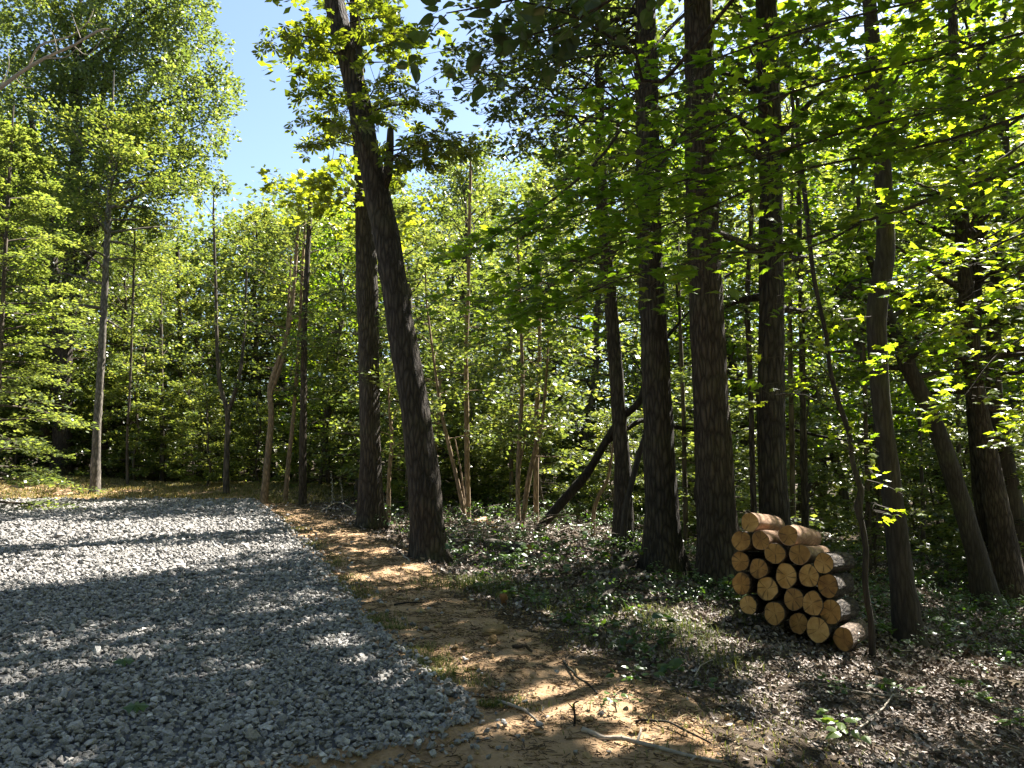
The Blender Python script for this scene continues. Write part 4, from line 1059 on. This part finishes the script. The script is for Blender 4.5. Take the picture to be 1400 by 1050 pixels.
# the wood beyond, plus unseen woods added behind camera to block sky light
g = np.random.default_rng(88)
a = Acc(); n = 2600; nb = 1500
ang = np.concatenate([g.uniform(-62, 64, n - nb + 1500), g.uniform(70, 285, nb)]); rr = np.concatenate([g.uniform(44, 84, n), 15 + 40 * g.uniform(0, 1, nb) ** 1.5]); n += nb
x = rr * np.sin(np.radians(ang)); y = rr * np.cos(np.radians(ang)); u = CX + F * x / np.maximum(y, 5)
zt = EYE + (HOR - np.interp(u, SKU, SKV) - 8) / F * np.maximum(y, 12)
zt = np.where(np.abs(ang) > 66, 17.0, np.minimum(zt, 26)); z0 = terrain(x, y)
zz = z0 + .3 + (zt - z0 - .8) * g.uniform(0, 1, n) ** 1.0
k = 130
pos = np.repeat(np.stack([x, y, zz], -1), k, 0) + g.normal(0, 1, (n * k, 3)) * np.array([1.5, 1.5, .75])
add_leaves(a, QUAD, pos, g.normal(0, 1, pos.shape), np.array([0, 0, 1.0]) + g.normal(0, .6, pos.shape), g.uniform(.22, .42, n * k), np.clip(np.repeat(g.normal(.45, .18, n), k) + g.normal(0, .15, n * k), 0, 1))
nt_ = 260; ang = g.uniform(-60, 62, nt_); rr = g.uniform(42, 80, nt_); x = rr * np.sin(np.radians(ang)); y = rr * np.cos(np.radians(ang)); z = terrain(x, y)
Hh = g.uniform(8, 13, nt_); q = np.linspace(-.05, 1, 5)
Pt = np.stack([x[:, None] + g.normal(0, .25, (nt_, 5)), y[:, None] + g.normal(0, .25, (nt_, 5)), z[:, None] + Hh[:, None] * q], -1)
batch_tubes(a, Pt, g.uniform(.08, .28, (nt_, 1)) * np.array([1, .9, .8, .65, .4]), 7, 1, .3)
o = obj('distant_woods_and_sky_block', a.mesh('distant_woods_and_sky_block', [M['far'], M['bark_far']])); o['kind'] = 'stuff'; o['label'] = 'mass of green woods far behind the clearing, plus an unseen ring added to block sky light'

# ------------------------------------------------------------------ log pile
AX = nrm(np.array([.88, 1.42, -.17]))
HXY = nrm(np.array([AX[0], AX[1], 0.0])); CC = HXY[0] * 3.2 + HXY[1] * 8.6
LOGS = [  # crop px of the cut faces (x, y, rx, ry), bark kind, length, label
    (215, 163, 58, 62, 1, 1.25, 'topmost log of the pile, smooth reddish bark catching the sun'),
    (157, 283, 60, 67, 0, 1.2, 'log below the topmost one, hard against the thick oak trunk'),
    (285, 280, 57, 62, 1, 1.25, 'log just beneath the topmost one, its peeled flank sunlit'),
    (465, 247, 60, 68, 1, 1.35, 'log crowning the second peak of the pile, long pale sunlit side'),
    (377, 365, 66, 68, 0, 1.2, 'log nested below the dip between the two peaks'),
    (540, 372, 68, 64, 1, 1.3, 'log directly under the second peak, reddish bark showing'),
    (152, 417, 55, 66, 0, 1.2, 'third log down along the thick oak trunk'),
    (272, 465, 60, 67, 0, 1.2, 'log beside a bright gap, third down in the inner stack'),
    (452, 512, 68, 82, 0, 1.2, 'broad log with ragged rim at the heart of the pile'),
    (600, 512, 65, 72, 0, 1.2, 'log with a fine radial crack, right of the broad ragged one'),
    (698, 430, 62, 68, 2, 1.3, 'uppermost log on the descending end, long dark bark beyond its face'),
    (160, 563, 57, 72, 0, 1.2, 'fourth log down along the oak trunk, half in shade'),
    (328, 595, 67, 78, 0, 1.2, 'log with green leaves hanging before its cut face'),
    (725, 578, 66, 76, 2, 1.25, 'log with deeply ridged black bark at the descending end'),
    (503, 665, 64, 74, 0, 1.2, 'log under the broad ragged one, deep in the pile'),
    (625, 692, 62, 82, 0, 1.2, 'tall oval log with a dark heart spot'),
    (742, 748, 66, 82, 2, 1.2, 'log with a pale scar on its orange face, second from the ground at the end'),
    (375, 757, 67, 74, 0, 1.2, 'ground log below the one with hanging leaves'),
    (533, 822, 58, 68, 0, 1.2, 'small ground log, smallest in the bottom row'),
    (658, 865, 70, 84, 0, 1.2, 'biggest ground log in the bottom row'),
    (825, 925, 63, 75, 0, 1.2, 'lowest log, alone at the downhill end of the pile'),
    (205, 703, 55, 60, 0, 1.2, 'shaded ground log half hidden by sprigs beside the oak'),
]
g = np.random.default_rng(55)
SIDE = nrm(np.cross(AX, [0, 0, 1.0])); UPL = np.cross(SIDE, AX)
for i, (cx_, cy_, rx, ry, bk, ln, lab) in enumerate(LOGS):
    u = 980 + cx_ / 4.773; v = 680 + cy_ / 4.773
    t = (u - CX) / F
    Y = CC / (HXY[0] * t + HXY[1]) + g.uniform(-.05, .05)
    c = P(u, v, Y)
    r1, r2 = rx / 4.773 * Y / F * .98, ry / 4.773 * Y / F * .98
    e = thing('log', lab, 'log', c, 'cut logs in the pile')
    seg = 26; th = np.arange(seg) * 2 * PI / seg
    prof = np.ones(seg)
    for k, a_ in ((2, .03), (3, .03), (5, .022), (8, .010)): prof += a_ * np.sin(k * th + g.uniform(0, 6.3))
    ks = 9; ss_ = np.linspace(0, ln, ks)
    off2 = np.cumsum(g.normal(0, .006, (ks, 2)), 0); off2 -= off2[0]
    tilt_ = g.normal(0, .05, 2)
    ring = []
    for q in range(ks):
        rad = prof * (1 - .03 * q / ks) * (1 + g.normal(0, .012, seg) * (bk != 1))
        ring.append(AX * ss_[q] + (SIDE[None] * (np.cos(th) * rad * r1 + off2[q, 0])[:, None] + UPL[None] * (np.sin(th) * rad * r2 + off2[q, 1])[:, None]))
    ring = np.array(ring)
    # slightly skewed saw cut
    for q, sg in ((0, 1), (ks - 1, 1)):
        ring[q] += AX[None] * (np.cos(th) * r1 * tilt_[0] + np.sin(th) * r2 * tilt_[1])[:, None]
    a = Acc()
    ib = np.arange(ks - 1)[:, None] * seg; j = np.arange(seg)[None]; j2 = (j + 1) % seg
    a.add(ring.reshape(-1, 3), np.stack([ib + j, ib + j2, ib + seg + j2, ib + seg + j], -1).reshape(-1, 4))
    # bark thickness: short inward lip
    inner = ring[0].mean(0)[None] + (ring[0] - ring[0].mean(0)) * .955
    a.add(np.vstack([ring[0], inner]), np.stack([j[0], seg + j[0], seg + j2[0], j2[0]], -1))
    innb = ring[-1].mean(0)[None] + (ring[-1] - ring[-1].mean(0)) * .955
    a.add(np.vstack([ring[-1], innb]), np.stack([j[0], j2[0], seg + j2[0], seg + j[0]], -1))
    R3 = np.stack([SIDE, UPL, AX], 0); a.v = [q_ @ R3.T for q_ in a.v]
    bo = obj('bark', a.mesh('bark', [M[('logbark', 'peeled', 'bark')[bk]]], True), e)
    from mathutils import Matrix
    bo.matrix_local = Matrix(R3.T.tolist()).to_4x4()
    for q, inn in ((0, inner), (ks - 1, innb)):
        ctr = inn.mean(0)
        a = Acc(); v_ = [ctr]; rows = 4
        for m_ in range(1, rows + 1): v_ += list(ctr + (inn - ctr) * m_ / rows + AX[None] * g.normal(0, .0015, (seg, 1)) * (m_ < rows))
        a.add(v_, np.array([(0, 1 + (s_ + 1) % seg, 1 + s_) for s_ in range(seg)]))
        f_ = [(1 + m_ * seg + s_, 1 + m_ * seg + (s_ + 1) % seg, 1 + (m_ + 1) * seg + (s_ + 1) % seg, 1 + (m_ + 1) * seg + s_) for m_ in range(rows - 1) for s_ in range(seg)]
        b2 = Acc(); b2.add(np.vstack(a.v), np.vstack([a.f[0]])); b2.add(np.vstack(a.v), np.array(f_))
        # local axes so that rings run round the heart of the log
        Rm = np.stack([SIDE, AX, UPL], 0)
        me = bpy.data.meshes.new('cut_face')
        vv = np.vstack(b2.v); vv = (vv - ctr) @ Rm.T
        acc = Acc(); acc.add(vv, b2.f[0]); 
        acc.f.append(b2.f[1]); acc.m.append(np.zeros(len(b2.f[1]), np.int32))
        me = acc.mesh('cut_face', [M['cut']], True)
        if False: pass
        o = obj('cut_face', me, e)
        from mathutils import Matrix
        o.matrix_local = Matrix.Translation(Vector(ctr)) @ Matrix(Rm.T.tolist()).to_4x4()

# ------------------------------------------------------------------ single things on the ground
def on_ground(u, v, up=0.0):
    p = ground_hit(u, v); p[2] = float(terrain(p[0], p[1])) + up; return p

def stick(px, r, label, mat='pale', name='stick', bumps=.01, tint=.5, forks=()):
    pts = [on_ground(u, v, r * .7 + lift) for u, v, lift in px]
    b = pts[0].copy()
    p, _ = spline(np.array(pts), np.ones(len(pts)), .12)
    for q in p: q[2] = max(q[2], float(terrain(q[0], q[1])) + r * .5)
    gg = np.random.default_rng(int(px[0][0] * 7))
    p = p - b + gg.normal(0, bumps, p.shape) * np.array([1, 1, .3])
    a = Acc(); trunk_tube(a, p, np.linspace(r, r * .55, len(p)), 8, .05, .12, seed=int(px[0][0]), cap=True, tint=tint)
    for (i, dx, dy, dz) in forks:
        s = p[min(i, len(p) - 1)]; trunk_tube(a, np.array([s, s + np.array([dx, dy, dz]) * .5 + .01, s + np.array([dx, dy, dz])]), [r * .6, r * .45, r * .25], 6, .05, .1, tint=tint)
    o = obj(name, a.mesh(name, [M[mat]], True), None, b)
    return tag(o, label, 'stick')
stick([(682, 962, 0), (706, 972, .02), (725, 984, .03), (742, 998, 0)], .011, 'short grey stick lying in the sunlit dirt next to the gravel corner', tint=.6)
stick([(795, 1001, 0), (830, 1012, 0), (870, 1020, .01), (925, 1034, 0), (985, 1047, 0)], .016, 'long knobby branch lying along the dirt, biggest stick there', tint=.55, forks=((4, .05, .16, .03), (7, -.06, -.1, .02)))
stick([(870, 988, 0), (900, 990, .02), (935, 1003, .02), (975, 1020, 0)], .009, 'thin dark twig lying just uphill of the long knobby branch', 'bark_dark', tint=.4)
stick([(538, 828, 0), (560, 827, .01), (583, 824, 0)], .012, 'dark twig lying across the dirt in front of the leaning hickory', 'bark_dark')
stick([(702, 887, 0), (716, 890, .02), (728, 893, 0)], .018, 'stubby brown stick half sunk in the middle of the dirt', 'bark_brown')
stick([(770, 905, 0), (792, 932, .02), (815, 950, .0)], .012, 'dark stick pointing down the dirt bank', 'bark_dark')
stick([(826, 832, 0), (838, 808, .05), (852, 790, .10), (870, 775, .06)], .06, 'crooked grey dead branch lying between the tall oak and the dirt', 'bark_grey', bumps=.02, forks=((4, .2, .3, .1),))
stick([(700, 815, 0), (725, 824, .05), (750, 828, 0)], .008, 'pale thin stick bridging the litter beside the orange rock', tint=.8)
stick([(1160, 1010, 0), (1200, 985, .05), (1230, 955, .05)], .008, 'thin grey stick in the leaf litter below the crooked maple', tint=.7)
stick([(1082, 905, 0), (1100, 925, .02), (1115, 940, 0)], .007, 'slender twig in the litter before the cut logs', tint=.7)
stick([(560, 768, 0), (540, 752, .03), (520, 748, 0)], .012, 'weathered stick at the foot of the two hickories', tint=.7)
stick([(438, 700, 0), (462, 690, .05), (490, 702, 0)], .02, 'bleached fallen branch near the straight hickory', tint=.85)
stick([(455, 690, 0), (452, 665, .5), (447, 640, .9), (442, 622, 1.2)], .013, 'bleached broken branch propped up near the straight hickory', tint=.85, bumps=.02)
stick([(470, 695, 0), (463, 660, .6), (459, 625, 1.1)], .010, 'thinner bleached branch propped beside the broken one', tint=.9, bumps=.02)
# upright twig stub
b = on_ground(785, 994); a = Acc(); trunk_tube(a, np.array([[0, 0, -.03], [.005, 0, .06], [0, .01, .13], [.03, 0, .15]]), [.008, .007, .006, .004], 7, .03, .1)
trunk_tube(a, np.array([[.003, 0, .1], [-.03, 0, .13], [-.035, 0, .14]]), [.005, .004, .002], 6, .03)
tag(obj('twig', a.mesh('twig', [M['bark_dark']], True), None, b), 'small upright twig poking from the sunlit dirt', 'twig')

def rock(u, v, s, label, mat, flat=(1, .8, .7), seed=0, tint=.5):
    g = np.random.default_rng(seed); bm = bmesh.new(); bmesh.ops.create_icosphere(bm, subdivisions=3, radius=1)
    n_ = nrm(g.normal(0, 1, (9, 3))); h_ = g.uniform(.55, .95, 9)
    for q in bm.verts:
        c = np.array(q.co[:]); k = 1.0
        for a_, hh in zip(n_, h_):
            dd = c @ a_
            if dd * k > hh: k = hh / dd
        q.co = Vector(c * k * np.array(flat) * (1 + .04 * math.sin(c[0] * 9 + c[1] * 7 + c[2] * 11)))
    me = bpy.data.meshes.new('rock'); bm.to_mesh(me); bm.free()
    at = me.attributes.new('tint', 'FLOAT', 'POINT'); at.data.foreach_set('value', np.full(len(me.vertices), tint, np.float32))
    me.materials.append(M[mat]); b = on_ground(u, v, s * flat[2] * .55)
    o = obj('rock', me, None, b); o.scale = (s,) * 3; o.rotation_euler = (0, 0, seed)
    return tag(o, label, 'rock')
rock(688, 826, .075, 'upright orange rock standing on the brown litter', 'rust', (.75, .6, 1.1), 3)
rock(675, 866, .11, 'flat tan clay lump at the edge of the dirt', 'clay', (1.3, .9, .45), 4, .45)
rock(622, 888, .04, 'small clay lump beside the gravel edge, alone on the dirt', 'clay', (1, .8, .7), 5, .4)
rock(583, 862, .035, 'dark grey stone strayed onto the dirt from the gravel', 'stone', (1, .8, .7), 6, .3)
rock(1012, 840, .0001 + .05, 'mossy stone at the foot of the thick oak', 'stone', (1, .8, .7), 7, .3)

def fallen(pts, r0, r1, label, mat):
    W = [on_ground(u, v, r0 * .75) for u, v in pts]; b = W[0].copy()
    a = Acc(); p = np.array(W) - b
    trunk_tube(a, p, np.linspace(r0, r1, len(p)), 14, .1, .07, seed=int(pts[0][0]))
    e = thing('fallen_log', label, 'fallen log', b); obj('bark', a.mesh('bark', [M[mat]], True), e)
    for q, s in ((0, r0), (-1, r1)):
        pq = p[q]; t = nrm(p[1] - p[0]) * (-1 if q == 0 else 1)
        side = nrm(np.cross(t, [0, 0, 1.0])); upv = np.cross(side, t); th = np.arange(14) * 2 * PI / 14
        ring = s * .99 * (np.cos(th)[:, None] * side + np.sin(th)[:, None] * upv)
        R_ = np.stack([side, t, upv], 0); aa = Acc(); vv = np.vstack([t * .01, ring + t * .004]) @ R_.T
        aa.add(vv, np.array([(0, 1 + s_, 1 + (s_ + 1) % 14) for s_ in range(14)]))
        from mathutils import Matrix
        o = obj('cut_face', aa.mesh('cut_face', [M['cut']], True), e); o.matrix_local = Matrix.Translation(Vector(pq)) @ Matrix(R_.T.tolist()).to_4x4()
fallen([(668, 752), (700, 757), (722, 760)], .12, .10, 'mossy fallen log lying beside the brush pile', 'bark_grey')
fallen([(832, 766), (850, 768), (872, 768)], .07, .06, 'grey fallen log by the foot of the dark trunk', 'bark_grey')
fallen([(650, 722), (664, 716), (676, 724)], .10, .08, 'broken reddish log end on top of the brush pile', 'peeled')

g = np.random.default_rng(31); a = Acc(); c = ground_hit(668, 742)
n = 90; st = c + np.stack([g.normal(0, .75, n), g.normal(.3, .5, n), g.uniform(.0, .35, n)], -1); az = g.uniform(-.9, .9, n) + (g.random(n) < .3) * 1.5; ln = g.uniform(.4, 1.5, n)
en = st + np.stack([np.cos(az) * ln, np.sin(az) * ln, g.normal(.02, .14, n) * ln], -1)
mid = (st + en) / 2 + g.normal(0, .05, (n, 3)); Pt = np.stack([st, mid, en], 1); Pt[:, :, 2] = np.maximum(Pt[:, :, 2], terrain(Pt[:, :, 0], Pt[:, :, 1]) + .01)
batch_tubes(a, Pt, g.uniform(.004, .013, (n, 1)) * np.array([1, .8, .4]), 5, 0, np.repeat(np.clip(g.normal(.4, .3, n), 0, 1), 15))
o = obj('brush_pile', a.mesh('brush_pile', [M['pale']], True)); o['kind'] = 'stuff'; o['label'] = 'tangle of dead sticks heaped under the tan stems'
# loose sticks lying all over the woods floor
n = 350; y = 4 + 20 * g.uniform(0, 1, n) ** 1.2; x = xd(y) + .6 + g.uniform(0, 1, n) * (.75 * y - xd(y)); az = g.uniform(0, 6.28, n); ln = g.uniform(.12, .7, n)
p0 = np.stack([x, y, terrain(x, y) + .02], -1); p2 = p0 + np.stack([np.cos(az) * ln, np.sin(az) * ln, 0 * az], -1); p1 = (p0 + p2) / 2 + g.normal(0, .03, (n, 3))
Pt = np.stack([p0, p1, p2], 1); Pt[:, :, 2] = terrain(Pt[:, :, 0], Pt[:, :, 1]) + g.uniform(.01, .05, (n, 3))
a = Acc(); batch_tubes(a, Pt, g.uniform(.003, .009, (n, 1)) * np.array([1, .9, .5]), 5, 0, np.repeat(np.clip(g.normal(.4, .25, n), 0, 1), 15))
o = obj('twig_litter', a.mesh('twig_litter', [M['pale']], True)); o['kind'] = 'stuff'; o['label'] = 'fallen twigs scattered through the leaf litter'

# seedlings and broad-leaved plants
def plant(u, v, h, k, size, tm, label, seed, tint=.6, name='seedling', group=None, L=.16):
    g = np.random.default_rng(seed); b = on_ground(u, v); t, c = Acc(), Acc()
    top = np.array([g.normal(0, .12) * h, g.normal(0, .12) * h, h])
    pts = np.array([[0, 0, -.03], top * .5 + g.normal(0, .02, 3), top]); trunk_tube(t, pts, [.006, .004, .002], 5, .05, .05)
    q = g.uniform(.35, 1, k); B = top[None] * q[:, None]; az = np.arange(k) * 2.4 + g.uniform(0, 6)
    sprays(c, B, np.stack([np.cos(az), np.sin(az), g.uniform(-.1, .35, k)], -1), L * g.uniform(.7, 1.3, k), L * .35, 4, size, tm, g, .3, tint, .15, .01, .35, 0, 1, .003)
    e = thing(name, label, 'plant', b, group); obj('stem', t.mesh('stem', [M['twig']], True), e); obj('leaves', c.mesh('leaves', [M['herb'], M['twig']]), e)
PL = [(1150, 1018, .2, 5, .085, OVAL, 'broad-leaved yellow-green seedling in the sunlit litter, biggest plant in front', .9), (1236, 948, .12, 4, .09, OVAL, 'low seedling with two upright round leaves near the foot of the slim maple', .7),
      (1330, 965, .24, 6, .09, OVAL, 'leafy plant with pale sunlit leaves in the litter below the trunk clump', .75), (1385, 1000, .18, 5, .08, OVAL, 'pale-leaved seedling in the deep litter at the downhill corner', .6),
      (1140, 942, .1, 5, .08, OVAL, 'flat spreading weed in the litter below the leaning sapling', .55), (1200, 945, .1, 5, .08, OVAL, 'low weed with drooping grey-green leaves, next to two upright round leaves', .35),
      (1015, 832, .42, 8, .07, OVAL, 'sprig of small yellow-green leaves in front of the shaded ground log', .85), (1040, 838, .62, 7, .07, OVAL, 'taller sprig rising before the log faces', .8), (1000, 826, .32, 6, .07, OVAL, 'small sprig at the foot of the thick oak', .7),
      (905, 700 + 82, .95, 6, .12, OVAL, 'sprig with bright green leaves against the tall ridged oak', .75), (925, 780, .40, 8, .08, OVAL, 'pale-leaved shoot at the base of the tall ridged oak', .8),
      (765, 770, .45, 12, .10, OVAL, 'bushy herb in the shade beyond the dirt, before the leaning dead tree', .35), (700, 780, .40, 12, .10, OVAL, 'dark leafy herb near the fallen mossy log', .3), (820, 775, .4, 12, .1, OVAL, 'dark leafy herb below the dark trunk', .3),
      (545, 700, .9, 9, .13, OVAL, 'bright leafy shoot between the two hickories', .8), (1290, 890, .45, 9, .1, OVAL, 'herb beside the flared foot of the slim crooked maple', .4), (1380, 880, .5, 12, .1, OVAL, 'green herb in the shade below the trunk clump', .35),
      (1150, 890, .3, 6, .1, OVAL, 'weed growing against the lowest log', .6), (845, 975, .12, 5, .05, OVAL, 'tiny weed alone in the sunlit dirt', .6), (860, 935, .13, 5, .06, OVAL, 'small weed on the upper dirt bank', .4)]
for i, (u, v, h, k, s, tm, lab, ti) in enumerate(PL): plant(u, v, h, k, s, tm, lab, 300 + i, ti)
# green leaves fallen on the gravel
for i, (u, v, lab) in enumerate(((152, 915, 'fresh green oak leaf lying on the gravel, the one farther from the camera'), (165, 980, 'fresh green leaf lying on the gravel, the one nearer to the camera'))):
    b = on_ground(u, v, .05); a = Acc()
    add_leaves(a, LOBE, np.zeros((1, 3)), np.array([[.9, .3, .12]]), np.array([[.1, -.5, .9]]), np.array([.16]), np.array([.5]))
    tag(obj('leaf', a.mesh('leaf', [M['herb']]), None, b), lab, 'leaf')
print('verts', sum(len(m.vertices) for m in bpy.data.meshes))
